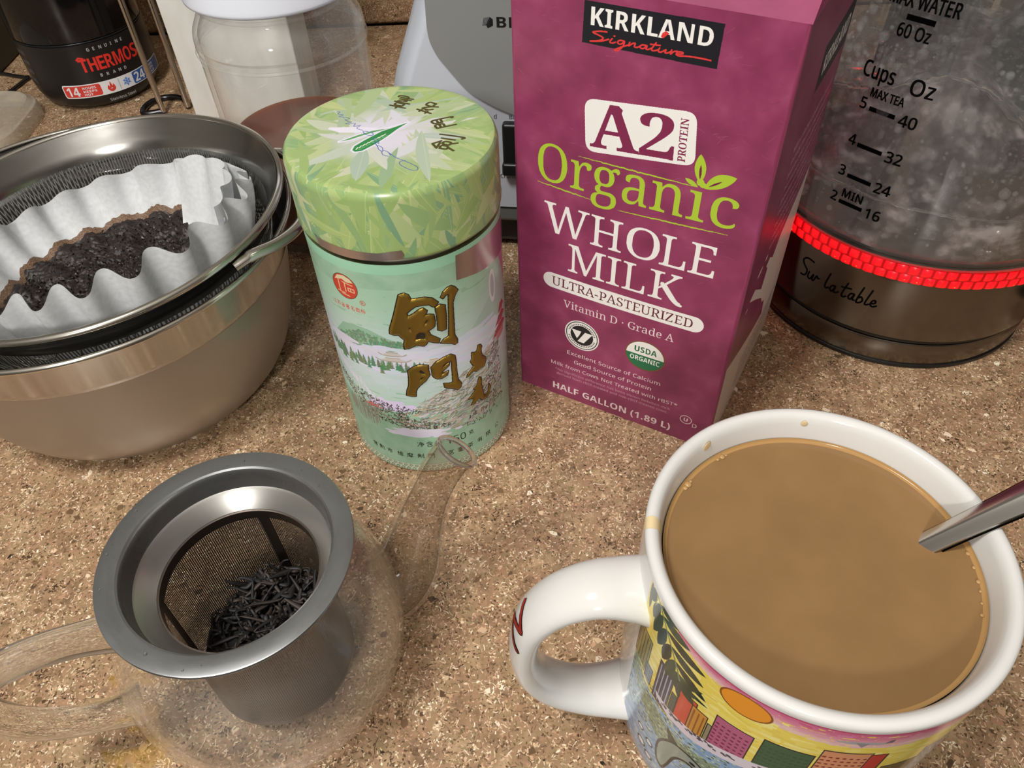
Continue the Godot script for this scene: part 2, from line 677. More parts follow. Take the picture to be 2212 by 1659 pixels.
func countertop() -> void:
	var lam := textured("laminate", laminate_image(), 0.34)
	lam.uv1_triplanar = true
	lam.uv1_world_triplanar = true
	lam.uv1_scale = Vector3.ONE / 0.30
	lam.uv1_offset = Vector3(0.31, 0.2, 0.12)
	lam.metallic_specular = 0.4
	lam.roughness_texture = gray_tex(512, 512, 3, 0.05, 0.75, 1.0, 3)
	var top: StandardMaterial3D = lam.duplicate()
	top.resource_name = "laminate_stained"
	top.detail_enabled = true
	top.detail_albedo = ImageTexture.create_from_image(stain_image())
	top.detail_uv_layer = BaseMaterial3D.DETAIL_UV_2
	var t := thing("countertop", "brown speckled stone-look laminate countertop under all the kitchen things", "countertop")
	var b := MB.new()
	b.flat(Vector3(-1.3, 0, -0.07), Vector3(1.3, 0, -0.07), Vector3(1.3, 0, -0.702), Vector3(-1.3, 0, -0.702), Vector3.UP, [Vector2(0, 632.0 / 650), Vector2(1, 632.0 / 650), Vector2(1, 0), Vector2(0, 0)])
	b.flat(Vector3(-1.3, -0.038, -0.07), Vector3(1.3, -0.038, -0.07), Vector3(1.3, -0.038, -0.702), Vector3(-1.3, -0.038, -0.702), Vector3.DOWN)
	for s in [-1.3, 1.3]:
		b.flat(Vector3(s, 0, -0.07), Vector3(s, 0, -0.702), Vector3(s, -0.038, -0.702), Vector3(s, -0.038, -0.07), Vector3(signf(s), 0, 0))
	obj(t, "worktop", b.done(null, null, true), top)
	# rounded front edge
	var e := MB.new()
	grid_into(e, 1, 14, func(u: float, v: float) -> Vector3: return Vector3(-1.3 + 2.6 * u, -0.019 + 0.019 * cos(PI * v), -0.07 + 0.019 * sin(PI * v)))
	obj(t, "front_edge", e.done(), lam)
	var s := MB.new()
	s.rbox(Vector3(-1.3, 0.0, -0.722), Vector3(1.3, 0.105, -0.702), 0.006, 3)
	var o := obj(self, "backsplash", s.done(), lam)
	tag(o, "low upright laminate backsplash strip along the back of the countertop", "backsplash")
	# the cupboard that carries the worktop
	var cab := thing("base_cabinet", "wooden base cabinet under the speckled countertop", "cabinet", Vector3(0, -0.91, -0.40))
	var wood := M("cabinet_wood", C8(120, 84, 54), 0.5)
	var cb := MB.new()
	cb.box(Vector3(-1.28, 0.0, -0.3), Vector3(1.28, 0.872, 0.28))
	obj(cab, "carcass", cb.done(), wood)
	for k in 4:
		var d := MB.new()
		d.rbox(Vector3(-1.26 + 0.635 * k, 0.1, 0.28), Vector3(-0.645 + 0.635 * k, 0.85, 0.3), 0.004, 2)
		obj(cab, "door", d.done(), wood)

# ======================= milk carton =======================
const CW := 95.75     # mm along an edge
const CH := 189.0

func plum_image(w: int, h: int, sd: int) -> Image:
	return ramp_image(w, h, sd, 0.0045, [[0.0, C8(128, 52, 84)], [0.4, C8(142, 58, 94)], [0.65, C8(150, 64, 101)], [1.0, C8(164, 78, 114)]], 4)

func plum_scratches(cv: Canvas, w: float, h: float, n: int, sd: int) -> void:
	var r := RandomNumberGenerator.new()
	r.seed = sd
	for i in n:
		var p := Vector2(r.randf() * w, r.randf() * h)
		var d := Vector2(r.randf_range(0.6, 4.0), 0).rotated(r.randfn(0.0, 0.35))
		var c: Color = [C8(154, 70, 106), C8(136, 56, 90), C8(160, 80, 114), C8(142, 62, 96)][r.randi() % 4]
		cv.fill(stroke(PackedVector2Array([p, p + d * 0.5 + Vector2(0, r.randfn(0, 0.15)), p + d]), r.randf_range(0.08, 0.22)), c)

func leaf_shape(a: Vector2, b: Vector2, w: float, bend := 0.0) -> PackedVector2Array:
	var o := PackedVector2Array()
	var d := b - a
	var s := d.orthogonal().normalized()
	for k in 13:
		var t := k / 12.0
		o.append(a + d * t + s * (w * pow(sin(PI * t), 0.8) + bend * sin(PI * t)))
	for k in range(11, 0, -1):
		var t := k / 12.0
		o.append(a + d * t + s * (-w * pow(sin(PI * t), 0.8) + bend * sin(PI * t)))
	return o

func carton_front_image() -> Image:
	var im := plum_image(1024, 2048, 31)
	var cv := Canvas.new(im, 0, 0, CW, CH)
	plum_scratches(cv, CW, CH, 900, 5)
	var white := C8(246, 244, 240)
	var plum := C8(132, 46, 82)
	var lime := C8(178, 206, 62)
	var black := C8(32, 32, 38)
	# brand panel
	cv.fill(polygon(P2([26.4, 172.0, 71.3, 171.7, 71.6, 185.2, 26.8, 185.1])), black)
	cv.fill(text("KIRKLAND", "sans_bold", 29.2, 177.9, 5.7, 39.6), white)
	var red := C8(226, 62, 62)
	cv.fill(polygon(P2([52.6, 178.2, 53.4, 177.9, 55.2, 179.6, 54.0, 180.2, 53.0, 179.4])), red)
	var sig := [
		"4.5 9.4 2.6 9.0 0.8 7.4 2.2 6.2 3.6 4.6 2.6 2.2 0.2 0.6 3.2 2.2 5.2 4.6", "6.0 5.4 5.4 2.8 6.0 2.2 7.0 3.4", "6.4 7.4 6.7 7.6",
		"9.2 5.2 8.0 5.2 7.4 3.4 8.2 2.4 9.2 4.8 8.8 1.0 7.6 -2.6 6.8 -2.4 8.4 0.4 10.4 3.2", "10.6 5.2 10.3 2.4 11.4 4.8 12.0 5.0 11.8 2.8 12.4 2.4 13.2 3.6",
		"15.0 5.0 13.8 5.0 13.2 3.2 14.0 2.4 15.0 4.6 14.8 2.6 15.4 2.6 16.4 4.4", "17.2 8.4 16.2 3.2 16.8 2.4 17.8 3.6", "15.8 6.6 18.4 7.0",
		"18.2 5.2 17.9 2.8 18.6 2.4 19.8 4.8 19.6 2.6 20.2 2.6 21.0 4.2", "21.2 5.4 21.0 2.4 21.8 4.6 22.8 5.2", "22.8 3.4 24.0 4.2 23.8 5.2 22.8 4.8 22.4 3.0 23.2 2.2 25.0 3.0 28.0 3.4 31.0 3.2"]
	for s in sig:
		cv.fill(glyph(s, 29.0, 172.6, 13.0, 4.3, 0.52, 0.0, true), red)
	# A2 protein badge, printed a little askew
	cv.fill(polygon(round_badge()), white)
	var a2 := text("A", "serif_bold", 31.2, 136.4, 16.2, 18.4, 0.072)
	cv.fill(a2, plum)
	cv.fill(polygon(P2([37.2, 150.2, 40.6, 153.4, 42.4, 152.2, 41.4, 149.0])), plum)
	cv.fill(text("2", "serif_bold", 49.6, 137.8, 15.4, 12.2, 0.072), plum)
	cv.fill(polygon(P2([60.2, 138.4, 61.8, 138.5, 61.6, 143.6, 60.6, 143.6])), plum)
	cv.fill(text("PROTEIN", "serif_bold", 66.0, 138.9, 2.7, 15.4, PI / 2 + 0.05), plum)
	# Organic with two chalk lines and leaves
	var org := [["O", 10.4, 12.2], ["r", 24.0, 8.4], ["g", 32.6, 10.8], ["a", 44.8, 9.6], ["n", 55.6, 12.4], ["i", 69.2, 6.4], ["c", 77.6, 9.2]]
	for o in org:
		cv.fill(text(o[0], "serif", o[1], 117.7, 15.6, o[2]), lime)
	var r := RandomNumberGenerator.new()
	r.seed = 3
	for l in [[26.8, 131.4, 71.0, 130.9], [10.2, 116.4, 32.8, 114.9], [43.6, 113.6, 85.0, 115.1]]:
		var a := Vector2(l[0], l[1]); var b := Vector2(l[2], l[3])
		var p := PackedVector2Array()
		for k in 41:
			p.append(a.lerp(b, k / 40.0) + Vector2(0, r.randfn(0, 0.08)))
		cv.fill(stroke(p, func(t: float) -> float: return 0.18 + 0.4 * sin(PI * t) + r.randf_range(-0.1, 0.1)), lime)
	cv.fill(polygon(leaf_shape(Vector2(72.2, 132.6), Vector2(71.0, 143.2), 2.0)), lime)
	cv.fill(polygon(leaf_shape(Vector2(72.0, 134.0), Vector2(71.6, 139.4), 0.42)), C8(118, 40, 72))
	cv.fill(polygon(leaf_shape(Vector2(74.0, 131.0), Vector2(84.2, 137.5), 2.5, -0.6)), lime)
	cv.fill(polygon(leaf_shape(Vector2(75.4, 132.0), Vector2(79.6, 135.0), 0.36)), C8(118, 40, 72))
	cv.fill(polygon(leaf_shape(Vector2(71.8, 130.9), Vector2(66.9, 133.3), 0.9)), lime)
	cv.fill(polygon(ellipse(Vector2(73.4, 132.1), 1.15, 1.1)), lime)
	# WHOLE MILK
	for o in [["W", 13.2, 19.4], ["H", 33.5, 13.0], ["O", 48.4, 13.2], ["L", 62.0, 10.0], ["E", 73.2, 9.8]]:
		cv.fill(text(o[0], "serif", o[1], 95.0, 13.8, o[2]), white)
	for o in [["M", 24.2, 16.4], ["I", 41.4, 5.6], ["L", 48.2, 9.4], ["K", 59.3, 13.4]]:
		cv.fill(text(o[0], "serif", o[1], 78.3, 13.6, o[2]), white)
	cv.fill(stroke(spline(P2([64.6, 86.2, 68.6, 80.6, 71.2, 78.2, 73.2, 77.8])), func(t: float) -> float: return 2.0 - 0.9 * t), white)
	# pill
	cv.fill(polygon(round_rect(12.8, 66.6, 70.6, 8.0, 3.95)), white)
	cv.fill(text("ULTRA-PASTEURIZED", "serif", 16.9, 68.4, 4.5, 62.0), C8(96, 28, 52))
	var ink := C8(240, 222, 224)
	cv.fill(text("Vitamin D · Grade A", "serif", 22.6, 58.0, 4.0, 50.0), ink)
	# round verification seal
	var sc := Vector2(31.9, 44.4)
	cv.fill(polygon(ellipse(sc, 8.3, 8.6, 48)), white)
	cv.fill(ring(sc, 7.5, 7.8, 0.4), black)
	for k in 44:
		var t := TAU * k / 44
		if absf(sin(t)) > 0.28:
			var d := Vector2(cos(t), sin(t))
			cv.fill(stroke(PackedVector2Array([sc + d * 6.1, sc + d * 6.75]), 0.5), C8(90, 88, 92))
	cv.fill(polygon(ellipse(sc, 5.5, 5.7, 40)), black)
	cv.fill(polygon(P2([26.9, 46.9, 31.6, 46.9, 30.6, 44.0, 29.6, 42.0])), white)
	cv.fill(polygon(P2([33.4, 47.0, 37.0, 47.0, 33.0, 40.3, 29.9, 40.4])), white)
	# organic seal
	var uc := Vector2(61.5, 45.0)
	cv.fill(polygon(ellipse(uc, 9.0, 8.5, 48)), white)
	var half := PackedVector2Array()
	for k in 25:
		var t := PI + PI * k / 24.0
		half.append(uc + Vector2(8.5 * cos(t), 8.0 * sin(t)))
	cv.fill(polygon(half), C8(36, 116, 78))
	cv.fill(ring(uc, 8.75, 8.25, 0.5), C8(120, 84, 42))
	cv.fill(text("USDA", "sans_bold", 56.6, 46.6, 3.2, 10.0), C8(30, 104, 66))
	cv.fill(text("ORGANIC", "sans_bold", 54.9, 41.4, 2.7, 13.4), white)
	# small print
	cv.fill(text("Excellent Source of Calcium", "sans", 25.1, 30.2, 2.25, 44.8), ink)
	cv.fill(text("Good Source of Protein", "sans", 28.6, 25.2, 2.25, 37.6), ink)
	cv.fill(text("Milk from Cows Not Treated with rBST*", "sans", 16.8, 20.4, 2.15, 62.2), ink)
	var faint := C8(206, 160, 172)
	cv.fill(text("*No significant difference has been shown between milk", "sans", 18.9, 16.9, 1.45, 57.2), faint)
	cv.fill(text("derived from rBST-treated and non-rBST-treated cows.", "sans", 19.7, 14.2, 1.45, 55.6), faint)
	cv.fill(text("HALF GALLON (1.89 L)", "sans_bold", 17.9, 3.9, 4.1, 59.6), ink)
	cv.fill(ring(Vector2(83.9, 14.4), 2.6, 2.5, 0.35), ink)
	cv.fill(text("U", "sans_bold", 82.9, 13.3, 2.2, 1.9), ink)
	cv.fill(text("D", "sans", 87.2, 11.0, 2.5, 2.0), ink)
	return im


func round_badge() -> PackedVector2Array:
	var o := PackedVector2Array()
	var q := [Vector2(69.6, 138.2), Vector2(67.6, 157.0), Vector2(28.2, 153.6), Vector2(29.6, 134.2)]
	var m := Vector2(48.8, 145.7)
	for k in 4:
		var p: Vector2 = q[k]
		var a: Vector2 = q[(k + 3) % 4]
		var b: Vector2 = q[(k + 1) % 4]
		var pa := p + (a - p).normalized() * 4.0
		var pb := p + (b - p).normalized() * 4.0
		for j in 7:
			var t := j / 6.0
			o.append(pa * (1 - t) * (1 - t) + p * 2 * t * (1 - t) + pb * t * t)
	return o

func carton_side_image() -> Image:
	var im := plum_image(512, 1024, 47)
	var cv := Canvas.new(im, 0, 0, CW, CH)
	plum_scratches(cv, CW, CH, 500, 8)
	var cream := C8(236, 222, 216)
	cv.fill(polygon(P2([40, 151, 92, 149, 94, 166.5, 42, 166.5])), C8(26, 24, 28))
	cv.fill(text("KIRKLAND", "sans_bold", 47.0, 154.5, 7.0, 42.0), C8(240, 238, 234))
	# splash of milk
	cv.fill(polygon(P2([0, 0, 95.8, 0, 95.8, 95, 74, 93, 60, 92, 47, 88, 41, 81, 34.5, 85.5, 30.5, 83.5, 35, 79.5, 33, 70, 19, 80, 13.6, 77.4, 24, 71, 40, 60, 47, 52, 53, 49, 60, 35, 0, 51])), cream)
	for s in [[20, 88, 3.0, 1.2], [26, 91, 1.6, 0.9], [12, 74, 1.4, 0.5]]:
		cv.fill(polygon(ellipse(Vector2(s[0], s[1]), s[2], s[3], 12, 0.4)), cream)
	var ink := C8(214, 180, 190)
	var rows := ["MILK FROM COWS ON ORGANIC", "family farms, raised without", "antibiotics or added growth", "hormones and grazed on green", "pasture in every season.", "better milk with A2 protein", "is naturally easier on the", "stomach for many families and", "tastes just as fresh and rich"]
	for i in rows.size():
		cv.fill(text(rows[i], "sans", 26.0, 136.0 - i * 5.2, 2.4, 62.0), ink)
	for i in 6:
		cv.fill(text("NUTRITION FACTS AND STORAGE", "sans_bold", 30.0, 30.0 - i * 3.6, 1.7, 58.0 - i * 3.0), C8(66, 52, 56))
	return im

func milk_carton() -> void:
	var t := thing("milk_carton", "tall purple half gallon gable-top milk carton with white WHOLE MILK lettering", "milk carton", Vector3(0.0044628, 0.0, -0.26293404))
	t.basis = Basis(Vector3(0.86472441, 0, 0.50224664), Vector3.UP, Vector3(-0.50224664, 0, 0.86472441))
	# own axes: x along the front (0 .. W), z out of the front (0 .. -W behind it)
	var w := CW * 0.001
	var h := CH * 0.001
	var e := 0.0013
	var front := textured("carton_front_print", carton_front_image(), 0.36)
	var side := textured("carton_side_print", carton_side_image(), 0.30)
	var plain := textured("carton_plum", plum_image(512, 512, 53), 0.34)
	for m in [front, side, plain]:
		m.metallic_specular = 0.5
	var mesh := ArrayMesh.new()
	# four faces, each with its print, joined by rounded creases
	var mats4 := [front, side, plain, plain]
	var ang := [0.0, PI / 2, PI, -PI / 2]
	for k in 4:
		var b := MB.new()
		var turn := Basis(Vector3.UP, ang[k])
		var c := Vector3(w / 2, 0, -w / 2)
		var place := func(x: float, y: float, z: float) -> Vector3: return c + turn * Vector3(x - w / 2, y, z + w / 2)
		# the wide face bulges very slightly as filled cartons do
		var nu := 16; var nv := 24
		grid_into(b, nu, nv, func(u: float, v: float) -> Vector3:
			var x := e + (w - 2 * e) * u
			var y := h * v
			return place.call(x, y, 0.0012 * sin(PI * u) * sin(PI * minf(v * 1.15, 1.0))))
		for i in b.v.size():
			var gx := e / w + (1.0 - 2 * e / w) * b.uv[i].x
			b.uv[i] = Vector2(gx, 1.0 - b.uv[i].y)
		b.done(mesh, mats4[k])
		var cr := MB.new()
		grid_into(cr, 4, 1, func(u: float, v: float) -> Vector3:
			var a := PI / 2 * u
			return place.call(w - e + e * sin(a), h * v, -e + e * cos(a)))
		cr.done(mesh, plain)
	var foot := MB.new()
	foot.flat(Vector3(e, 0.0002, -e), Vector3(w - e, 0.0002, -e), Vector3(w - e, 0.0002, -w + e), Vector3(e, 0.0002, -w + e), Vector3.DOWN)
	foot.done(mesh, plain)
	obj(t, "body", mesh, null)
	# gable: two roof panels, folded ends, ridge fin
	var rise := 0.036
	var ridge_a := Vector3(0.0, h + rise, -w / 2)
	var ridge_b := Vector3(w, h + rise, -w / 2)
	var g := MB.new()
	var fl := Vector3(0, h, 0); var fr := Vector3(w, h, 0); var bl := Vector3(0, h, -w); var br := Vector3(w, h, -w)
	var nf := Vector3(0, w / 2, rise).normalized()
	var nb := Vector3(0, w / 2, -rise).normalized()
	g.flat(fl, fr, ridge_b, ridge_a, nf)
	g.flat(br, bl, ridge_a, ridge_b, nb)
	obj(t, "roof_panel", g.done(), plain)
	for s in [0, 1]:
		var f := MB.new()
		var a := fr if s else fl
		var bq := br if s else bl
		var rd := ridge_b if s else ridge_a
		var inn := Vector3((w - 0.030) if s else 0.030, h + 0.022, -w / 2)
		var nn := Vector3(1.0 if s else -1.0, 0.4, 0)
		for q in [[a, bq, inn], [a, inn, rd], [bq, inn, rd]]:
			var n2: Vector3 = (q[1] - q[0]).cross(q[2] - q[0]).normalized()
			if n2.dot(nn) < 0: n2 = -n2
			f.tri(f.add(q[0], n2), f.add(q[1], n2), f.add(q[2], n2))
		obj(t, "gable_fold", f.done(), plain)
	var fin := MB.new()
	fin.rbox(Vector3(0, h + rise - 0.002, -w / 2 - 0.0012), Vector3(w, h + rise + 0.020, -w / 2 + 0.0012), 0.0005, 1)
	obj(t, "ridge_fin", fin.done(), plain)

# ======================= steel bowl, sieve, filter =======================
func steel(n: String, c: Color, rough: float) -> StandardMaterial3D:
	return M(n, c, rough, 1.0)

func mixing_bowl() -> void:
	var t := thing("mixing_bowl", "brushed stainless steel mixing bowl with a polished band under its rim", "bowl", Vector3(-0.1861, 0, -0.2858))
	var brushed := M("bowl_brushed_steel", C8(178, 172, 166), 0.42, 0.82)
	brushed.roughness_texture = gray_tex(1024, 256, 61, 0.02, 0.75, 1.0, 4)
	brushed.normal_enabled = true
	var nt := gray_tex(512, 512, 62, 0.08, 0.46, 0.54, 3)
	brushed.normal_enabled = false
	brushed.anisotropy_enabled = true
	brushed.anisotropy = 0.6
	var polished := M("bowl_polished_steel", C8(196, 192, 187), 0.18, 0.92)
	polished.roughness_texture = gray_tex(512, 128, 63, 0.03, 0.5, 1.0, 4)
	var out := spline(P2([0.0, 0.0014, 0.054, 0.0006, 0.0640, 0.0034, 0.0716, 0.0120, 0.0766, 0.0240, 0.0802, 0.0400, 0.0826, 0.0540, 0.0840, 0.0650]), 6)
	var b := MB.new()
	lathe_into(b, out, 160, 0.8)
	obj(t, "brushed_body", b.done(), brushed)
	obj(t, "polished_band", lathe([0.0840, 0.0650, 0.0847, 0.0660, 0.0849, 0.0675, 0.0906, 0.0860], 160, 0.6), polished)
	# rolled lip
	obj(t, "rim", tube(circle_path(Vector3(0, 0.0866, 0), 0.0905, 160), 0.0013, 12, true), steel("bright_steel", C8(214, 210, 202), 0.14))
	var inn := spline(P2([0.0896, 0.0862, 0.0836, 0.0668, 0.0828, 0.0640, 0.0812, 0.0530, 0.0788, 0.0400, 0.0752, 0.0248, 0.0702, 0.0132, 0.0630, 0.0050, 0.0540, 0.0024, 0.0, 0.0030]), 6)
	var ib := MB.new()
	lathe_into(ib, inn, 128, 0.8)
	obj(t, "inside", ib.done(), polished)

func sieve_place() -> Transform3D:
	return Transform3D(Basis(Vector3(0, 0, 1), 0.054), Vector3(-0.1795, 0.0915, -0.2875))

func sieve() -> void:
	var t := thing("sieve", "round fine mesh steel sieve tilted on the bowl, lined with a paper filter", "sieve")
	t.transform = sieve_place()
	var bright := steel("sieve_steel", C8(178, 177, 174), 0.22)
	bright.roughness_texture = gray_tex(512, 128, 71, 0.03, 0.6, 1.0, 4)
	# outer bead and sloping collar
	obj(t, "rim_bead", tube(circle_path(Vector3.ZERO, 0.0822, 160), 0.0017, 14, true), steel("bright_steel", C8(214, 210, 202), 0.14))
	var cl := MB.new()
	lathe_into(cl, P2([0.0736, -0.0145, 0.0740, -0.0118, 0.0765, -0.0085, 0.0812, -0.0010, 0.0806, 0.0004, 0.0757, -0.0076, 0.0731, -0.0112, 0.0727, -0.0145]), 160, 0.9)
	obj(t, "collar", cl.done(), bright)
	# woven wire cloth: two sets of wires over a bowl shape
	var wire := steel("sieve_wire", C8(206, 204, 200), 0.3)
	var depth := 0.058
	var rr := 0.0732
	var cloth := MB.new()
	var pitch := 0.00135
	for set in 2:
		var k := -int(rr / pitch)
		while k * pitch < rr:
			var c := k * pitch
			var half := sqrt(maxf(rr * rr - c * c, 0.0))
			if half > 0.006:
				var p := PackedVector3Array()
				var m := int(half * 2 / 0.0036) + 3
				for i in m + 1:
					var s := -half + 2 * half * i / m
					var q2 := (c * c + s * s) / (rr * rr)
					var y := -0.0125 - depth * sqrt(maxf(1.0 - q2, 0.0)) * 0.94 - 0.0003 * (1.0 if (i + k + set) % 2 == 0 else -1.0)
					p.append(Vector3(c, y, s) if set == 0 else Vector3(s, y, c))
				tube_into(cloth, p, 0.00034, 5, false, false)
			k += 1
	var cm := obj(t, "wire_cloth", cloth.done(), wire)
	cm.set_meta("kind", "stuff")
	# hooked ear that rests on the bowl rim
	var p := spline3([Vector3(0.0715, -0.0040, 0.0425), Vector3(0.0780, -0.0030, 0.0372), Vector3(0.0865, -0.0045, 0.0285), Vector3(0.0925, -0.0058, 0.0160), Vector3(0.0938, -0.0060, 0.0), Vector3(0.0925, -0.0058, -0.0170), Vector3(0.0860, -0.0045, -0.0310), Vector3(0.0770, -0.0030, -0.0400), Vector3(0.0715, -0.0040, -0.0440)], 8)
	obj(t, "rest_hook", tube(p, func(s: float) -> Vector2: return Vector2(0.0026, 0.0019 if s < 0.06 or s > 0.94 else 0.0025), 14), steel("bright_steel", C8(214, 210, 202), 0.14))
	var hn := MB.new()
	for z in [-0.011, 0.011]:
		tube_into(hn, spline3([Vector3(-0.0808, 0.0, z * 1.2), Vector3(-0.10, 0.001, z), Vector3(-0.16, 0.004, z * 0.8), Vector3(-0.21, 0.006, z * 0.7)], 6), 0.002, 10)
	obj(t, "handle_wire", hn.done(), steel("bright_steel", C8(214, 210, 202), 0.14))

func coffee_filter() -> void:
	var t := thing("coffee_filter", "white fluted paper coffee filter folded over at one side inside the sieve", "paper filter")
	t.transform = sieve_place()
	var paper := textured("filter_paper", ramp_image(512, 512, 81, 0.03, [[0.0, C8(204, 206, 207)], [0.5, C8(218, 221, 223)], [1.0, C8(230, 233, 236)]], 5), 0.85)
	paper.uv1_triplanar = true
	paper.uv1_scale = Vector3.ONE * 22.0
	paper.backlight_enabled = true
	paper.backlight = Color(0.38, 0.38, 0.37)
	var flutes := 21
	# height of the paper edge: high at the front and right, sunk at the back left
	var edge := func(a: float) -> float:
		var hi := cos(a - 0.75)
		return -0.0085 + 0.0115 * hi + (0.003 if hi > 0.4 else 0.0)
	var wall := func(u: float, v: float) -> Vector3:
		var a := TAU * u
		var top: float = edge.call(a)
		var amp: float = pow(v, 1.1) * (0.0026 + 0.0004 * smoothstep(-0.3, 0.7, cos(a - 0.1)))
		var wv := sin(a * flutes + 0.7 * sin(a * 3.0) + 0.5)
		var sq := wv * (1.25 - 0.25 * wv * wv)
		var base := 0.040
		var lip := 0.0665 - 0.004 * smoothstep(0.1, 1.0, cos(a - 0.1))
		var r := lerpf(base, lip, 1.0 - pow(1.0 - v, 1.7)) + amp * sq
		var y := lerpf(-0.058, top, pow(v, 1.25)) - amp * 0.9 * sq * smoothstep(0.6, 1.0, v)
		return Vector3(0, y, 0) + ring_dir(a) * r + Vector3(0.0, 0, 0.0)
	var b := MB.new()
	grid_into(b, 360, 22, wall, true)
	obj(t, "fluted_wall", b.done(), paper)
	var d := MB.new()
	grid_into(d, 48, 4, func(u: float, v: float) -> Vector3: return Vector3(0, -0.058 - 0.002 * (1 - v), 0) + ring_dir(TAU * u) * 0.0402 * v, true)
	obj(t, "filter_base", d.done(), paper)
	# the part of the wall that fell inwards on the back right
	var f := MB.new()
	grid_into(f, 60, 16, func(u: float, v: float) -> Vector3:
		var a := lerpf(deg_to_rad(86), deg_to_rad(166), u)
		var r := lerpf(0.047, 0.0615, pow(v, 0.8)) + 0.0016 * sin(u * 26.0) * v - 0.006 * pow(1.0 - u, 3) * v
		var y := lerpf(-0.043, -0.0045 + 0.005 * cos(u * 2.6) - 0.0012 * sin(u * 26.0 + 1.0), pow(v, 1.1)) - 0.0035 * smoothstep(0.75, 1.0, u) * v
		return ring_dir(a) * r + Vector3(0, y, 0))
	obj(t, "folded_flap", f.done(), paper, "paper wall folded inwards over itself")
	var f2 := MB.new()
	grid_into(f2, 30, 12, func(u: float, v: float) -> Vector3:
		var a := lerpf(deg_to_rad(60), deg_to_rad(100), u)
		var r := lerpf(0.050, 0.0575, v) + 0.0022 * sin(u * 13.0 + 0.6) * v
		var y := lerpf(-0.040, -0.0050 - 0.004 * u + 0.0018 * sin(u * 13.0), pow(v, 1.1))
		return ring_dir(a) * r + Vector3(0, y, 0))
	obj(t, "folded_flap", f2.done(), paper, "curled edge of the folded paper")
	# brown tide line soaked into the paper above the grounds
	var wet := textured("wet_paper", ramp_image(512, 512, 83, 0.06, [[0.0, C8(70, 50, 38)], [0.4, C8(104, 78, 58)], [0.7, C8(146, 118, 94)], [1.0, C8(176, 154, 132)]], 4), 0.6)
	wet.uv1_scale = Vector3(10, 1, 1)
	var w := MB.new()
	var rs := RandomNumberGenerator.new()
	rs.seed = 17
	var wn := FastNoiseLite.new()
	wn.seed = 5
	wn.frequency = 3.0
	grid_into(w, 360, 5, func(u: float, v: float) -> Vector3:
		var a := TAU * u
		var hi := 0.575 + 0.05 * wn.get_noise_2d(cos(a) * 2.0, sin(a) * 2.0) + 0.02 * wn.get_noise_2d(cos(a) * 9.0, sin(a) * 9.0) - 0.035 * sin(a * flutes + 0.7 * sin(a * 3.0) + 0.5)
		var q: Vector3 = wall.call(u, lerpf(0.30, hi, v))
		return q - ring_dir(a) * 0.0005 + Vector3(0, 0.0002, 0), true)
	obj(t, "coffee_stain", w.done(), wet, "wet brown stain in the paper")
	# spent grounds
	var g := thing("coffee_grounds", "dark wet spent coffee grounds heaped in the paper filter", "coffee grounds")
	g.transform = sieve_place()
	g.set_meta("kind", "stuff")
	var gm := textured("grounds", ramp_image(512, 512, 91, 0.08, [[0.0, C8(20, 15, 13)], [0.55, C8(36, 27, 24)], [0.75, C8(52, 39, 34)], [0.9, C8(78, 58, 48)], [1.0, C8(110, 84, 66)]], 4), 0.5)
	var n1 := FastNoiseLite.new(); n1.seed = 2; n1.frequency = 55.0; n1.fractal_octaves = 4
	var n2 := FastNoiseLite.new(); n2.seed = 3; n2.frequency = 900.0; n2.fractal_octaves = 3
	var gb := MB.new()
	grid_into(gb, 300, 90, func(u: float, v: float) -> Vector3:
		var a := TAU * u
		var hi := 0.50 + 0.06 * wn.get_noise_2d(cos(a) * 2.0, sin(a) * 2.0) - 0.03 * sin(a * flutes + 0.7 * sin(a * 3.0) + 0.5)
		var rim: Vector3 = wall.call(u, hi)
		var rr := Vector2(rim.x, rim.z).length()
		var r := rr * v
		var y := lerpf(-0.0465, rim.y + 0.001, pow(v, 3.0))
		var q := ring_dir(a) * r
		y += 0.0042 * n1.get_noise_2d(q.x, q.z) * (1.0 - pow(v, 6.0)) + 0.0011 * n2.get_noise_2d(q.x, q.z)
		return Vector3(q.x, y, q.z), true)
	obj(g, "grounds_heap", gb.done(), gm)
	var cr := MB.new()
	for i in 2600:
		var a := rs.randf() * TAU
		var v := sqrt(rs.randf()) * 0.96
		var hi := 0.50
		var rim: Vector3 = wall.call(a / TAU, hi)
		var r := Vector2(rim.x, rim.z).length() * v
		var q := ring_dir(a) * r
		var y := lerpf(-0.0465, rim.y + 0.001, pow(v, 3.0)) + 0.0042 * n1.get_noise_2d(q.x, q.z) * (1.0 - pow(v, 6.0)) + 0.0007
		var s := rs.randf_range(0.0003, 0.0009)
		var c := Vector3(q.x, y, q.z)
		var ax := Basis.from_euler(Vector3(rs.randf() * TAU, rs.randf() * TAU, rs.randf() * TAU))
		for f3 in [[0, 1, 2], [0, 2, 3], [0, 3, 1], [1, 3, 2]]:
			var pp := [Vector3(0, 1, 0), Vector3(0.94, -0.33, 0), Vector3(-0.47, -0.33, 0.82), Vector3(-0.47, -0.33, -0.82)]
			var x0: Vector3 = c + ax * pp[f3[0]] * s; var x1: Vector3 = c + ax * pp[f3[1]] * s; var x2: Vector3 = c + ax * pp[f3[2]] * s
			var nn := ((x0 + x1 + x2) / 3.0 - c).normalized()
			cr.tri(cr.add(x0, nn, Vector2(q.x, q.z) * 40), cr.add(x1, nn, Vector2(q.x, q.z) * 40), cr.add(x2, nn, Vector2(q.x, q.z) * 40))
	var crumbs := obj(g, "loose_grains", cr.done(), M("grain", C8(30, 23, 21), 0.35))
	crumbs.set_meta("kind", "stuff")

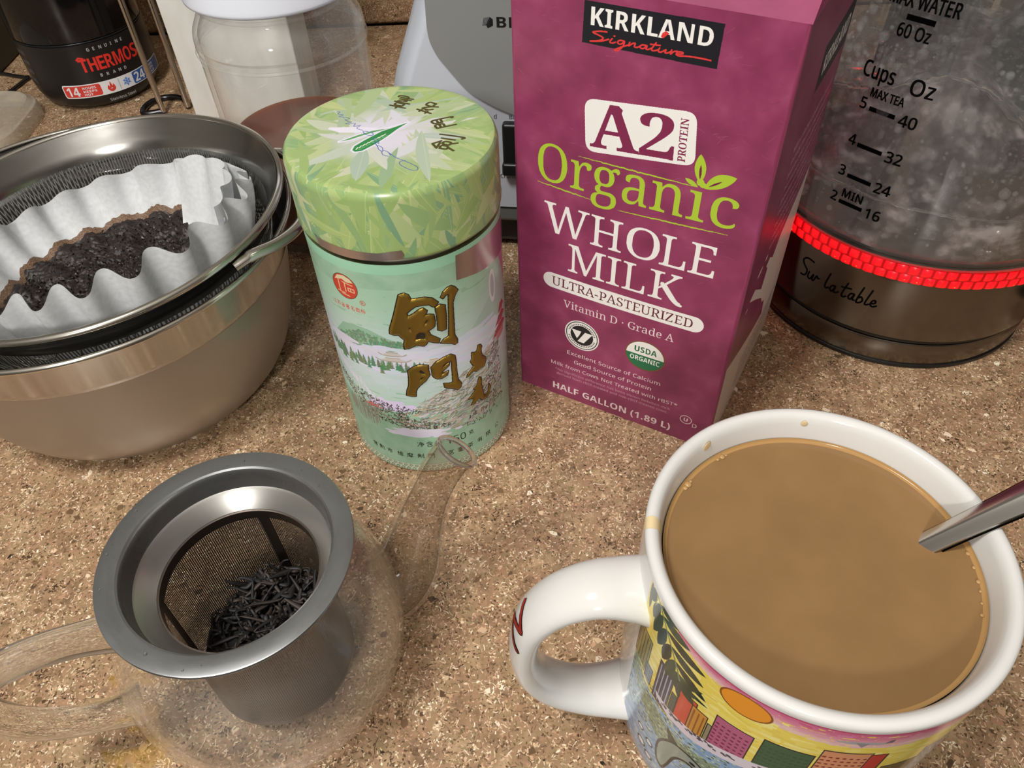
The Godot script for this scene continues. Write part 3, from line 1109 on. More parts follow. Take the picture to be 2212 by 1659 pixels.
# ======================= electric kettle =======================
func on_cylinder(r: float, y0 := 0.0) -> Callable:     # x in mm along the arc (0 faces +z), y in mm up, out in metres
	return func(x: float, y: float, out: float) -> Vector3:
		var a := x * 0.001 / r
		return ring_dir(a) * (r + out) + Vector3(0, y * 0.001 + y0, 0)

func electric_kettle() -> void:
	var at := Vector3(0.2075, 0, -0.3285)
	var dark := steel("kettle_dark_steel", C8(124, 118, 110), 0.30)
	dark.roughness_texture = gray_tex(512, 128, 101, 0.03, 0.6, 1.0, 4)
	var black := M("black_plastic", C8(18, 17, 18), 0.4)
	var base := thing("power_base", "round grey metal power base with black foot ring under the glass kettle", "kettle base", at)
	obj(base, "shell", lathe([0.0, 0.0022, 0.0680, 0.0022, 0.0694, 0.0030, 0.0700, 0.0060, 0.0704, 0.0150, 0.0698, 0.0162, 0.0, 0.0164], 128), dark)
	obj(base, "foot_ring", lathe([0.0, 0.0001, 0.0688, 0.0001, 0.0700, 0.0008, 0.0700, 0.0024, 0.0690, 0.0030, 0.0, 0.0030], 128), black, "black foot ring")
	var t := thing("electric_kettle", "glass electric kettle at the boil with a red glowing ring and black measuring marks", "kettle", at)
	obj(t, "gasket", lathe([0.0, 0.0166, 0.0690, 0.0166, 0.0702, 0.0172, 0.0702, 0.0186, 0.0690, 0.0192, 0.0, 0.0192], 128), black)
	obj(t, "heater_shell", lathe([0.0, 0.0190, 0.0700, 0.0190, 0.0716, 0.0200, 0.0722, 0.0230, 0.0744, 0.0530, 0.0742, 0.0548, 0.0730, 0.0556, 0.0, 0.0556], 160), dark)
	# red light ring: a moulded clear ring lit from inside
	var glow := M("led_red", C8(255, 30, 45), 0.25)
	glow.emission_enabled = true
	glow.emission = Color(1.0, 0.02, 0.045)
	glow.emission_energy_multiplier = 1.25
	var dim := M("led_dim", C8(170, 10, 24), 0.25)
	dim.emission_enabled = true
	dim.emission = Color(1.0, 0.02, 0.045)
	dim.emission_energy_multiplier = 0.42
	# 92 moulded lenses, two rows of facets, with dimmer grooves between them
	var b := MB.new()
	var gr := MB.new()
	var cells := 92
	for k in cells:
		for row in 2:
			var a0 := TAU * (k + 0.08 + 0.5 * row) / cells
			var a1 := TAU * (k + 0.86 + 0.5 * row) / cells
			var y0 := 0.0556 + 0.0045 * row
			grid_into(b, 4, 4, func(u: float, v: float) -> Vector3:
				var dome := sin(PI * clampf(u, 0.02, 0.98)) * sin(PI * clampf(v, 0.02, 0.98))
				return ring_dir(lerpf(a0, a1, u)) * (0.0752 + 0.0011 * sqrt(dome)) + Vector3(0, y0 + 0.0041 * v, 0))
	lathe_into(gr, P2([0.0738, 0.0553, 0.0751, 0.0556, 0.0754, 0.0600, 0.0751, 0.0644, 0.0738, 0.0646]), 184, 1.0)
	obj(t, "led_light_ring", gr.done(), dim, "ring glowing red")
	obj(t, "led_lens", b.done(), glow, "row of red glowing lens facets").set_meta("kind", "stuff")
	var hot := M("led_hot", C8(255, 150, 110), 0.2)
	hot.emission_enabled = true
	hot.emission = Color(1.0, 0.32, 0.16)
	hot.emission_energy_multiplier = 2.4
	var beads := MB.new()
	var rs := RandomNumberGenerator.new()
	rs.seed = 6
	for k in 92:
		for row in 2:
			if rs.randf() < 0.75:
				var a := TAU * (k + 0.5 * row) / 92
				var c := ring_dir(a) * (0.0756 + 0.0003 * row) + Vector3(0, 0.0628 - 0.0054 * row + rs.randf_range(-0.0004, 0.0004), 0)
				blob_into(beads, c, Vector3.ONE * rs.randf_range(0.00022, 0.0005), 6, 4)
	obj(t, "led_bead", beads.done(), hot).set_meta("kind", "stuff")
	for k in 3:
		var l := OmniLight3D.new()
		l.name = "led_light_%d" % k
		l.light_color = Color(1.0, 0.03, 0.05)
		l.light_energy = 0.0010
		l.light_size = 0.003
		l.omni_attenuation = 2.0
		l.omni_range = 3.0
		l.shadow_enabled = true
		l.position = ring_dir(deg_to_rad([-98.0, 92.0, 180.0][k])) * 0.0830 + Vector3(0, 0.060, 0)
		t.add_child(l)
	# glass, two walls
	var glass := pane("kettle_glass", Color(0.96, 0.98, 0.98), 0.03)
	obj(t, "glass_wall", lathe([0.0730, 0.0648, 0.0752, 0.0644, 0.0764, 0.0660, 0.0770, 0.0720, 0.0776, 0.1300, 0.0774, 0.2040, 0.0750, 0.2040, 0.0752, 0.1300, 0.0746, 0.0720, 0.0738, 0.0672, 0.0725, 0.0664], 160, 0.9), glass)
	obj(t, "collar", lathe([0.0776, 0.2030, 0.0786, 0.2034, 0.0786, 0.2180, 0.0770, 0.2190, 0.0748, 0.2190, 0.0748, 0.2030], 128), dark)
	obj(t, "lid", lathe([0.0770, 0.2190, 0.0740, 0.2250, 0.0500, 0.2300, 0.0200, 0.2315, 0.0, 0.2318], 96), black)
	obj(t, "inner_plate", lathe([0.0736, 0.0662, 0.0720, 0.0668, 0.0, 0.0672], 96), steel("plate_steel", C8(120, 112, 108), 0.28))
	var post := lathe([0.0058, 0.0, 0.0058, 0.0010, 0.0036, 0.0018, 0.0029, 0.0030, 0.0029, 0.0115, 0.0022, 0.0122, 0.0, 0.0122], 32)
	obj(t, "sensor_post", post, steel("bright_steel", C8(214, 210, 202), 0.14)).position = Vector3(0.0025, 0.0672, 0.0640)
	# clear glass ring added above the light ring to catch its red
	var line := glass_solid("glass_rod", Color(0.97, 0.98, 0.97))
	var path := PackedVector3Array()
	var wn := FastNoiseLite.new(); wn.seed = 12; wn.frequency = 1.0
	for k in 360:
		var a := TAU * k / 360
		var far := smoothstep(0.2, 0.9, -cos(a + 0.56))
		var wob := wn.get_noise_2d(cos(a) * 5.0, sin(a) * 5.0) * lerpf(0.0012, 0.0048, far) + wn.get_noise_2d(cos(a) * 22.0, sin(a) * 22.0) * lerpf(0.0004, 0.002, far)
		path.append(ring_dir(a) * 0.0742 + Vector3(0, 0.0848 + 0.0060 * cos(a + 0.56) + wob, 0))
	obj(t, "added_glass_ring", tube(path, func(s: float) -> Vector2:
		var a := TAU * s
		var far := smoothstep(0.2, 0.9, -cos(a + 0.56))
		return Vector2(lerpf(0.0005, 0.0007, far), lerpf(0.0006, 0.0021, far) * (1.0 + 0.5 * wn.get_noise_2d(cos(a) * 9.0, sin(a) * 9.0))), 6, true), line, "clear glass ring added inside the wall to catch red light")
	# clear tube added along the edge of the surging water for red light
	var crest := PackedVector3Array()
	for k in 140:
		var a := deg_to_rad(lerpf(-100.0, 40.0, k / 139.0))
		crest.append(ring_dir(a) * 0.0741 + Vector3(0, water_top(a) + 0.0012 * wn.get_noise_2d(k * 0.09, 3.0) + 0.0008 * wn.get_noise_2d(k * 0.4, 7.0), 0))
	obj(t, "added_water_edge", tube(crest, func(s: float) -> Vector2:
		var k := 0.25 + absf(wn.get_noise_2d(s * 16.0, 1.0)) * 2.6 + 0.9 * smoothstep(0.45, 0.8, s)
		return Vector2(0.0005, 0.0011 * k), 6), line, "clear tube added along the wavy edge of the boiling water")
	# handle at the back right, lever at the front right
	var hd := ring_dir(deg_to_rad(122))
	var hp := spline3([hd * 0.076 + Vector3(0, 0.190, 0), hd * 0.100 + Vector3(0, 0.192, 0), hd * 0.122 + Vector3(0, 0.175, 0), hd * 0.126 + Vector3(0, 0.120, 0), hd * 0.120 + Vector3(0, 0.075, 0), hd * 0.098 + Vector3(0, 0.052, 0), hd * 0.074 + Vector3(0, 0.050, 0)], 8)
	obj(t, "handle", tube(hp, func(_s: float) -> Vector2: return Vector2(0.015, 0.0085), 20, false, true, hd.cross(Vector3.UP)), black, "black plastic handle")
	var ld := ring_dir(deg_to_rad(38))
	obj(t, "power_lever", tube(spline3([ld * 0.070 + Vector3(0, 0.040, 0), ld * 0.082 + Vector3(0, 0.037, 0), ld * 0.096 + Vector3(0, 0.030, 0), ld * 0.104 + Vector3(0, 0.027, 0)], 5), func(s: float) -> Vector2: return Vector2(0.012, 0.005 + 0.003 * sin(PI * s)), 16), black, "dark switch lever")
	var hm := MB.new()
	grid_into(hm, 24, 1, func(u: float, v: float) -> Vector3: return ring_dir(deg_to_rad(lerpf(96, 146, u))) * 0.0792 + Vector3(0, lerpf(0.072, 0.205, v), 0), false, false)
	grid_into(hm, 24, 1, func(u: float, v: float) -> Vector3: return ring_dir(deg_to_rad(lerpf(96, 146, u))) * 0.0835 + Vector3(0, lerpf(0.072, 0.205, v), 0), false, false)
	obj(t, "handle_mount", hm.done(), black, "black mount of the handle on the glass")
	var br := MB.new()
	grid_into(br, 24, 1, func(u: float, v: float) -> Vector3: return ring_dir(deg_to_rad(lerpf(148, 185, u))) * 0.0742 + Vector3(0, lerpf(0.088, 0.196, v), 0), false, true)
	obj(t, "handle_bracket", br.done(), M("bracket_smoke", C8(70, 58, 48), 0.4))
	obj(t, "bracket_rivet", tube(circle_path(Vector3.ZERO, 0.0022, 24), 0.0004, 6, true), dark).transform = Transform3D(Basis(Vector3.UP, deg_to_rad(166)) * Basis(Vector3.RIGHT, PI / 2), ring_dir(deg_to_rad(166)) * 0.0736 + Vector3(0, 0.0945, 0))
	# black measuring marks printed on the glass
	var ink := M("kettle_print", C8(10, 9, 9), 0.9)
	ink.metallic_specular = 0.1
	var on := on_cylinder(0.0777)
	var k := 0.0777 * 1000 * PI / 180
	var tr := PackedVector2Array()
	for s in [["5", "40", 127.3], ["4", "32", 111.6], ["3", "24", 97.4], ["2", "16", 84.9]]:
		tr.append_array(polygon(P2([-53.2 * k, s[2] - 0.8, -45.4 * k, s[2] - 0.8, -45.4 * k, s[2] + 0.8, -53.2 * k, s[2] + 0.8])))
		tr.append_array(text(s[0], "sans", -56.4 * k, s[2] - 0.9, 4.4))
		tr.append_array(text(s[1], "sans", -44.0 * k, s[2] - 2.6, 4.6))
	tr.append_array(polygon(P2([-51.2 * k, 162.3, -43.6 * k, 162.3, -43.6 * k, 164.1, -51.2 * k, 164.1])))
	tr.append_array(text("MAX WATER", "sans", -57.4 * k, 166.4, 5.0, 25.6))
	tr.append_array(text("60 Oz", "sans", -52.6 * k, 156.2, 4.6, 12.2))
	tr.append_array(text("Cups", "sans", -58.6 * k, 138.6, 6.0, 13.2))
	tr.append_array(text("Oz", "sans", -44.0 * k, 137.4, 6.0, 8.8))
	tr.append_array(text("MAX TEA", "sans", -54.2 * k, 132.0, 3.4, 13.6))
	tr.append_array(text("MIN", "sans", -52.9 * k, 87.4, 3.8, 9.2))
	var thick := tr.duplicate()
	for q in [Vector2(0.22, 0.0), Vector2(0.0, 0.22), Vector2(0.22, 0.22)]:
		for p in tr:
			thick.append(p + q)
	obj(t, "measuring_print", marks(thick, on), ink, "black measuring marks")
	# handwriting on the heater shell
	var hw := PackedVector2Array()
	var words := [
		"6.5 9.6 3.2 9.8 1.4 8.4 2.2 6.8 4.2 5.2 3.6 3.0 1.4 2.6", "5.4 5.2 5.2 3.2 6.4 2.8 7.6 5.0 7.4 3.0 8.2 3.0 9.0 5.0 9.4 5.2 9.8 4.6 10.6 4.8",
		"14.6 8.8 13.6 4.0 14.2 2.8 15.4 3.4", "18.0 5.0 16.6 4.8 16.0 3.2 17.0 2.6 18.0 4.8 17.8 2.8 18.8 2.8 19.8 3.6",
		"22.4 8.2 21.2 3.4 22.0 2.4 23.2 3.2", "20.4 6.0 24.4 6.6", "26.0 5.0 24.6 4.8 24.0 3.2 25.0 2.6 26.0 4.8 25.8 2.8 26.8 2.8", "28.6 8.8 27.4 3.0 28.4 2.4 29.6 3.6 28.8 5.0 27.8 4.2", "32.0 8.8 30.8 3.4 31.4 2.6 32.4 3.2",
		"33.0 3.6 34.4 4.2 34.2 5.2 33.2 4.8 32.9 3.2 34.0 2.6 35.4 3.4"]
	for w in words:
		hw.append_array(glyph(w, -61.0 * 1.305, 32.5, 11.6, 15.0, 0.85, 0.0, true))
	var on2 := func(x: float, y: float, out: float) -> Vector3:
		var a := x * 0.001 / 0.0735
		return ring_dir(a) * (0.0722 + (y * 0.001 - 0.023) * 0.0733 + 0.00012 + out) + Vector3(0, y * 0.001, 0)
	obj(t, "script_print", marks(hw, on2), ink, "black handwritten lettering")
	# steam-bubble filled boiling water: cloudy water in three depths and loose bubbles
	var water := thing("boiling_water", "cloudy bubbling water boiling inside the glass kettle", "water", at)
	water.set_meta("kind", "stuff")
	for i in 3:
		var im := cloud_image(1024, 192, 110 + i)
		var m := M("water_cloud_%d" % i, Color.WHITE, 0.45)
		m.albedo_texture = ImageTexture.create_from_image(im)
		m.transparency = BaseMaterial3D.TRANSPARENCY_ALPHA
		var r: float = [0.0733, 0.058, 0.036][i]
		var s := MB.new()
		grid_into(s, 120, 20, func(u: float, v: float) -> Vector3:
			var a := TAU * u
			return ring_dir(a) * (r * (1.0 + 0.008 * sin(a * 7 + v * 9))) + Vector3(0, lerpf(0.0675, water_top(a), v), 0), true)
		obj(water, "water_layer", s.done(), m)
	var tp := MB.new()
	grid_into(tp, 90, 20, func(u: float, v: float) -> Vector3:
		var a := TAU * u
		var q := ring_dir(a) * 0.0733 * v
		return q + Vector3(0, lerpf(0.132, water_top(a), v) + 0.004 * wn.get_noise_2d(q.x * 60, q.z * 60), 0), true)
	obj(water, "water_surface", tp.done(), pane("water_skin", Color(0.9, 0.95, 0.95), 0.05))
	var mm := MultiMesh.new()
	mm.transform_format = MultiMesh.TRANSFORM_3D
	var sp := SphereMesh.new(); sp.radius = 1.0; sp.height = 2.0; sp.radial_segments = 12; sp.rings = 6
	sp.material = pane("bubble_skin", Color(0.9, 0.9, 0.9), 0.10)
	mm.mesh = sp
	mm.instance_count = 2600
	for i in 2600:
		var a := rs.randf() * TAU
		var r := sqrt(rs.randf()) * 0.071
		var y := lerpf(0.069, 0.132, rs.randf())
		var s := 0.0004 + 0.0022 * pow(rs.randf(), 4.0)
		mm.set_instance_transform(i, Transform3D(Basis.from_scale(Vector3.ONE * s), ring_dir(a) * r + Vector3(0, y, 0)))
	var mi := MultiMeshInstance3D.new()
	mi.name = "bubbles"
	mi.multimesh = mm
	mi.set_meta("kind", "stuff")
	water.add_child(mi)

func cloud_image(w: int, h: int, sd: int) -> Image:
	var a := noise_bytes(w, h, sd, 0.012, 5)
	var b := noise_bytes(w, h, sd + 40, 0.030, 4)
	var out := PackedByteArray()
	out.resize(w * h * 4)
	for i in w * h:
		var v := (a[i] + b[i] * 0.6) / 408.0
		var q := clampf((v - 0.40) * 3.2, 0.0, 1.0)
		var l := clampf((v - 0.52) * 4.0, 0.0, 1.0)
		out[4 * i] = int(78 + 112 * l); out[4 * i + 1] = int(68 + 114 * l); out[4 * i + 2] = int(67 + 114 * l)
		out[4 * i + 3] = int(58 + 110 * q)
	return Image.create_from_data(w, h, false, Image.FORMAT_RGBA8, out)

func blob_into(b: MB, c: Vector3, s: Vector3, nu := 12, nv := 8) -> void:
	var first := b.v.size()
	for j in nv + 1:
		for i in nu + 1:
			var d := ring_dir(TAU * i / nu) * sin(PI * j / nv) + Vector3(0, cos(PI * j / nv), 0)
			b.add(c + d * s, (d / s).normalized(), Vector2(float(i) / nu, float(j) / nv))
	for j in nv:
		for i in nu:
			var q := first + j * (nu + 1) + i
			b.quad(q, q + 1, q + nu + 2, q + nu + 1)

func water_top(a: float) -> float:      # height of the boiling surface along the glass
	return 0.1255 + 0.0190 * pow(0.5 + 0.5 * cos(a + 0.59), 24.0) + 0.0012 * sin(a * 9.0)

# ======================= tea tin =======================
const TR := 36.7
const TK := 0.6405      # mm along the wall per degree

func grass_leaves(cv: Canvas, w: float, h: float, n: int, sd: int, center := Vector2.INF) -> void:
	var r := RandomNumberGenerator.new()
	r.seed = sd
	var greens := [C8(150, 176, 108), C8(166, 186, 118), C8(182, 194, 134), C8(138, 168, 114), C8(130, 165, 120), C8(188, 196, 150), C8(144, 172, 104), C8(120, 158, 124)]
	for i in n:
		var p := Vector2(r.randf_range(-0.1, 1.0) * w, r.randf_range(-0.3, 1.0) * h)
		var a := r.randf() * TAU
		if center != Vector2.INF:
			a = (p - center).angle() + r.randfn(0, 0.75)
		else:
			a = PI / 2 + r.randfn(0, 0.75)
		var l := r.randf_range(12.0, 36.0)
		var wd := r.randf_range(0.8, 3.2)
		var c: Color = C8(156, 180, 116).lerp(greens[r.randi() % greens.size()], r.randf_range(0.4, 1.0))
		if center != Vector2.INF:
			var d := (p + Vector2(l * 0.5, 0).rotated(a) - center).length()
			c = c.lerp(C8(212, 210, 222), clampf(1.45 - d / 22.0, 0.0, 0.98))
		cv.fill(polygon(leaf_shape(p, p + Vector2(l, 0).rotated(a), wd, r.randfn(0, 1.6))), c)
		if r.randf() < 0.5:
			cv.fill(stroke(PackedVector2Array([p, p + Vector2(l, 0).rotated(a)]), 0.3), c.lerp(C8(216, 222, 172), 0.3))

const HAN := {
	"jiang": "1 9 2 8;0.5 6.4 1.6 5.6;0.6 1 2.4 4;4 8.4 9.4 8.4;6.7 8.4 6.7 1.4;3.6 1.4 9.8 1.4",
	"su": "0.6 8 9.4 8;3.2 9.4 3.2 6.8;6.8 9.4 6.8 6.8;2 5.4 7.6 5.4 7 1 5.8 1.2;4.6 6.4 3.8 3 1.6 0.6;1.6 4 0.8 2;8.6 4.2 9.4 2.2",
	"sheng": "5 9.6 5 7;3 8.6 1.6 7;7 8.6 8.6 7.2;7.6 6.8 1.4 4.6;2.8 5 2.8 0.6;2.8 5 7.8 5 7.8 0.6;2.8 3.6 7.8 3.6;2.8 2.2 7.8 2.2;2.8 0.8 7.8 0.8",
	"zhu": "0.6 8.4 9.4 8.4;3.2 9.6 3.2 7.4;6.8 9.6 6.8 7.4;1.6 6.4 8 6.4;4.8 7.2 4.8 5;0.6 5 9.4 5;8 7 1 2.8;3.2 3.8 3.2 0.4;3.2 3.8 7.6 3.8 7.6 0.4;3.2 2.2 7.6 2.2;3.2 0.6 7.6 0.6",
	"ming": "4.6 9.6 1.6 6;3.6 8.4 8 8.4 4.4 4.6 1 2.8;3.8 6.8 5.4 5.4;3.8 4 3.8 0.4;3.8 4 8.2 4 8.2 0.4;3.8 0.6 8.2 0.6",
	"shang": "5 9.8 5 8.6;0.8 8.4 9.2 8.4;3.2 7.8 3.8 6.8;6.8 7.8 6.2 6.8;1.4 6.6 1.4 0.4;1.4 6.6 8.8 6.6 8.8 0.6 7.6 0.8;4 5.6 3 4.4;6 5.6 7.2 4.4;3.4 3.6 3.4 1.2;3.4 3.6 6.8 3.6 6.8 1.2;3.4 1.3 6.8 1.3",
	"biao": "0.4 7 4.2 7;2.4 9.6 2.4 0.4;2.4 6.6 0.6 3.2;2.6 6.2 3.8 4.8;5 8.6 9 8.6;4.6 6.2 9.6 6.2;7 6.2 7 0.6 6 1;5.6 4.6 4.6 2;8.4 4.6 9.6 2.2",
	"jing": "1 8.6 1.8 7.6;0.6 1 2.4 4.6;5.4 9.6 3.6 7;4.6 8.4 7.4 8.4 6.2 7;3.6 6.6 8.6 6.6 8.6 3.6;2.8 5.1 9.8 5.1;3.6 3.6 8.6 3.6;6.2 6.6 6.2 0.6 5 0.8",
	"han": "5 9.8 0.6 6.4;5 9.8 9.4 6.4;4.4 7.8 5.4 7.2;2.4 6 7.4 6;7.4 6 5.6 4.2;2.4 3.8 2.4 0.4;2.4 3.8 7.8 3.8 7.8 0.4;2.4 0.6 7.8 0.6",
	"liang": "2.4 9.4 2.4 7;2.4 9.4 7.6 9.4 7.6 7;2.4 8.2 7.6 8.2;2.4 7 7.6 7;0.6 6 9.4 6;2.4 5 2.4 2.4;2.4 5 7.6 5 7.6 2.4;2.4 3.7 7.6 3.7;2.4 2.5 7.6 2.5;5 5 5 0.4;1.8 1.5 8.2 1.5;0.6 0.4 9.4 0.4",
	"ke": "1 8.6 9 8.6;5 9.8 5 7.2;2.6 7 2.6 4.4;2.6 7 7.4 7 7.4 4.4;2.6 4.5 7.4 4.5;4 4.4 3.4 2 1 0.4;6 4.4 6 1 9.2 1 9.2 2.4",
	"chang": "5 9.8 5 8;2.6 9.4 3.2 8.4;7.4 9.4 6.8 8.4;1 6.6 1.2 8 8.8 8 8.6 6.6;3 7 3 5.2;3 7 7 7 7 5.2;3 5.3 7 5.3;2 4.2 2 1;2 4.2 8 4.2 8 1.2;5 5 5 0",
	"shu": "1 9 4.4 9;2.7 9.8 2.7 8;0.6 8 4.8 8;1.4 7.2 1.4 5.8 4 5.8 4 7.2 1.4 7.2;1.2 5 4 5 2.6 4 2.6 2.4;0.6 3.6 4.6 4;5 7.6 8.4 7.6 8.4 3.2 9.6 3.2;6.6 9.4 6.4 5.6 5 3;1.2 1.8 0.6 0.4;3.6 1.8 4 0.6;6 1.8 6.6 0.6;8.4 1.8 9.4 0.4",
	"shi": "4.6 9.6 5.4 8.6;0.6 7.8 9.4 7.8;2.2 5.8 2.2 1.6;2.2 5.8 7.8 5.8 7.8 2 6.8 2.2;5 7.8 5 0.2",
	"wei": "3 9.6 0.8 6.8 3.4 6.8 0.8 4 3.8 4.6;0.6 1.4 3.8 2.4;5.6 9.6 4.4 6;5.2 7.4 5.2 0.4;5.2 7.6 9.6 7.6;7.4 9.4 7.4 0.8;5.2 5.6 9.2 5.6;5.2 3.4 9.2 3.4;5.2 0.9 9.8 0.9",
	"mo": "4.8 9.8 5.2 9;1.4 8.6 9.4 8.6;1.4 8.6 1.2 4 0.4 0.4;2.2 7 5.2 7;3.7 8 3.7 5;3.6 7 2.2 5.4;6 7 9.4 7;7.6 8 7.6 5;7.6 7 9.4 5.2;7.6 4.8 3 4.2;2.6 3.2 8.8 3.2;2.2 1.8 9.4 1.8;5.8 4.4 5.8 0.2 4.8 0.4",
	"cha": "0.6 8.6 9.4 8.6;3.2 9.6 3.2 7.6;6.8 9.6 6.8 7.6;5 7.6 0.6 4.2;5 7.6 9.4 4.2;1.6 3.6 8.4 3.6;5 5.2 5 0.4;3.4 2.6 2 0.8;6.6 2.6 8 1",
	"you": "0.6 8 9.4 8;4.6 9.8 3.4 6 0.8 3;3.4 6 3.4 0.2;3.4 6 8 6 8 0.4 7 0.6;3.4 4.4 8 4.4;3.4 2.8 8 2.8",
	"xian": "1 9.4 1 0.2;1 9.2 3.4 9.2 2.2 6.6 3.6 4.6 2 3.6;4.8 9 4.8 0.6 6.6 1.8;4.8 9 8.6 9 8.6 5.2;4.8 7.2 8.6 7.2;4.8 5.3 8.6 5.3;6.2 5.2 9.8 0.4;9 4.2 7.4 2.8",
	"gong": "3.6 9 0.8 5.4;6.2 9.2 9.4 5.6;4.6 5.4 1.8 1.4 7.6 2.2;6.6 3.6 8.6 0.6",
	"jian": "3 9.8 0.6 7;3 9.8 5.6 7.2;1.6 7.4 4.6 7.4;1 6.2 1 3.8 2.6 3.8 2.6 6.2 1 6.2;3.6 6.2 3.6 3.8 5.2 3.8 5.2 6.2 3.6 6.2;2 3.4 0.6 0.6;4.4 3.4 5.6 1;7 8 7 2.6;9.2 9.6 9.2 0.6 8 1",
	"men": "1 9.4 1 0.4;1 9.4 4.2 9.4 4.2 5.6;1 7.6 4.2 7.6;1 5.8 4.2 5.8;5.8 9.4 5.8 5.6;5.8 9.4 9 9.4 9 0.6 7.8 1;5.8 7.6 9 7.6;5.8 5.8 9 5.8",
	"mingtea": "0.6 8.6 9.4 8.6;3.2 9.6 3.2 7.6;6.8 9.6 6.8 7.6;4.6 7.4 2 5;3.6 6.6 7.4 6.6 4.6 3.8 1.2 2.2;4.2 3.4 4.2 0.4;4.2 3.4 8 3.4 8 0.4;4.2 0.5 8 0.5",
	"hao": "5 9.8 5 8.8;0.8 8.6 9.2 8.6;3.2 7.6 3.2 6 6.8 6 6.8 7.6 3.2 7.6;1 5.2 9 5.2;7.4 4.4 3 3.6;2 2.6 8 3;1.6 1.4 8.2 1.8;4.6 4 4.6 0.6 9 0.6 9 1.8",
}

func tin_body_image() -> Image:
	var w := 230.6; var h := 117.0
	var im := ramp_image(2048, 1024, 131, 0.012, [[0.0, C8(146, 188, 160)], [0.5, C8(158, 198, 170)], [1.0, C8(172, 206, 182)]], 4)
	var cv := Canvas.new(im, -180.0 * TK, 0.0, w, h)
	var r := RandomNumberGenerator.new()
	r.seed = 15
	var D := func(deg: float) -> float: return deg * TK
	# sky wash paler towards the middle, in brushed strokes
	for i in 2200:
		var y := r.randf_range(40, 104)
		var t := clampf(1.0 - absf(y - 66.0) / 36.0, 0.0, 1.0)
		var c := C8(168, 208, 180).lerp(C8(216, 222, 236), t * r.randf_range(0.75, 1.0))
		var x := r.randf_range(-115, 115)
		var l := r.randf_range(6, 18)
		cv.fill(stroke(PackedVector2Array([Vector2(x, y), Vector2(x + l, y + r.randfn(0, 0.6))]), r.randf_range(1.0, 2.6)), c)
	# far wooded ridge at the left and at the right
	for s in 3:
		var p := PackedVector2Array()
		var top: Array = [[-115, 66, -60, 70, -42, 84, -32, 85.6, -22, 85, -12, 82, 0, 79, 10, 77, 14, 73, 14, 70, -115, 60], [-115, 60, -70, 66, -42, 78, -30, 80, -16, 78, -4, 75.5, 4, 73, 4, 71, -20, 73, -115, 56], [30, 70, 44, 80, 56, 86, 70, 92, 115, 88, 115, 60, 60, 62, 40, 66]][s]
		for i in range(0, top.size(), 2):
			p.append(Vector2(D.call(top[i]) if absf(top[i]) < 100 else top[i], top[i + 1]))
		cv.fill(polygon(p), [C8(150, 190, 164), C8(128, 168, 146), C8(176, 204, 190)][s])
	for i in 500:
		var x := r.randf_range(-60, 2)
		var top := 84.0 - absf(x + 30) * (0.13 if x > -30 else 0.35) - r.randf_range(0.5, 8.0)
		cv.fill(polygon(ellipse(Vector2(D.call(x), top), r.randf_range(0.3, 0.7), r.randf_range(0.4, 1.0), 6)), C8(r.randi_range(96, 130), r.randi_range(140, 164), r.randi_range(112, 132)))
	# mist
	for i in 260:
		var x := r.randf_range(-80, 60)
		cv.fill(polygon(ellipse(Vector2(D.call(x), 70.0 + r.randfn(0, 3.0)), r.randf_range(3, 9), r.randf_range(0.6, 1.8), 10)), C8(r.randi_range(206, 222), r.randi_range(214, 226), r.randi_range(230, 242)))
	# line of firs
	for i in 60:
		var x := r.randf_range(-62, 8)
		var y := 64.0 - 0.02 * x + r.randfn(0, 1.2)
		var hh := r.randf_range(2.5, 6.5)
		var c := C8(r.randi_range(84, 118), r.randi_range(124, 150), r.randi_range(92, 112))
		for k in 3:
			cv.fill(polygon(P2([D.call(x) - 1.2 + 0.25 * k, y + hh * 0.26 * k, D.call(x) + 1.2 - 0.25 * k, y + hh * 0.26 * k, D.call(x), y + hh * (0.45 + 0.26 * k)])), c)
	# pavilions
	for s in [[-10.6, 70.0, 1.0, C8(176, 164, 150)], [14.0, 66.6, 0.7, C8(196, 178, 138)]]:
		var cx: float = D.call(s[0])
		var k: float = s[2]
		for row in 2:
			var y: float = s[1] + 3.0 * row * k
			var half := (7.2 - 1.6 * row) * k
			cv.fill(stroke(spline(P2([cx - half, y + 0.9 * k, cx - half * 0.7, y, cx, y - 0.2, cx + half * 0.7, y, cx + half, y + 0.9 * k])), 0.5), s[3])
			cv.fill(polygon(P2([cx - half * 0.75, y, cx + half * 0.75, y, cx + half * 0.35, y + 1.7 * k, cx - half * 0.35, y + 1.7 * k])), C8(206, 200, 196))
			cv.fill(stroke(P2([cx - half * 0.4, y + 1.7 * k, cx + half * 0.4, y + 1.7 * k]), 0.45), s[3])
		for q in 6:
			cv.fill(stroke(P2([cx - 5.0 * k + 2 * q * k, s[1] - 2.2 * k, cx - 5.0 * k + 2 * q * k, s[1]]), 0.3), s[3])
	# rocky slopes in ink strokes
	for i in 1700:
		var x := r.randf_range(-16, 62)
		var y := r.randf_range(26, 62)
		if y > 40 + 0.36 * (x + 16): continue
		var a := r.randfn(0.35, 0.35)
		var l := r.randf_range(1.0, 4.5)
		var c: Color = [C8(214, 206, 214), C8(196, 178, 166), C8(168, 162, 150), C8(120, 118, 112), C8(204, 196, 206), C8(150, 158, 168), C8(190, 170, 140), C8(134, 144, 116)][r.randi() % 8]
		cv.fill(stroke(PackedVector2Array([Vector2(D.call(x), y), Vector2(D.call(x), y) + Vector2(l, 0).rotated(a)]), r.randf_range(0.2, 0.7)), c)
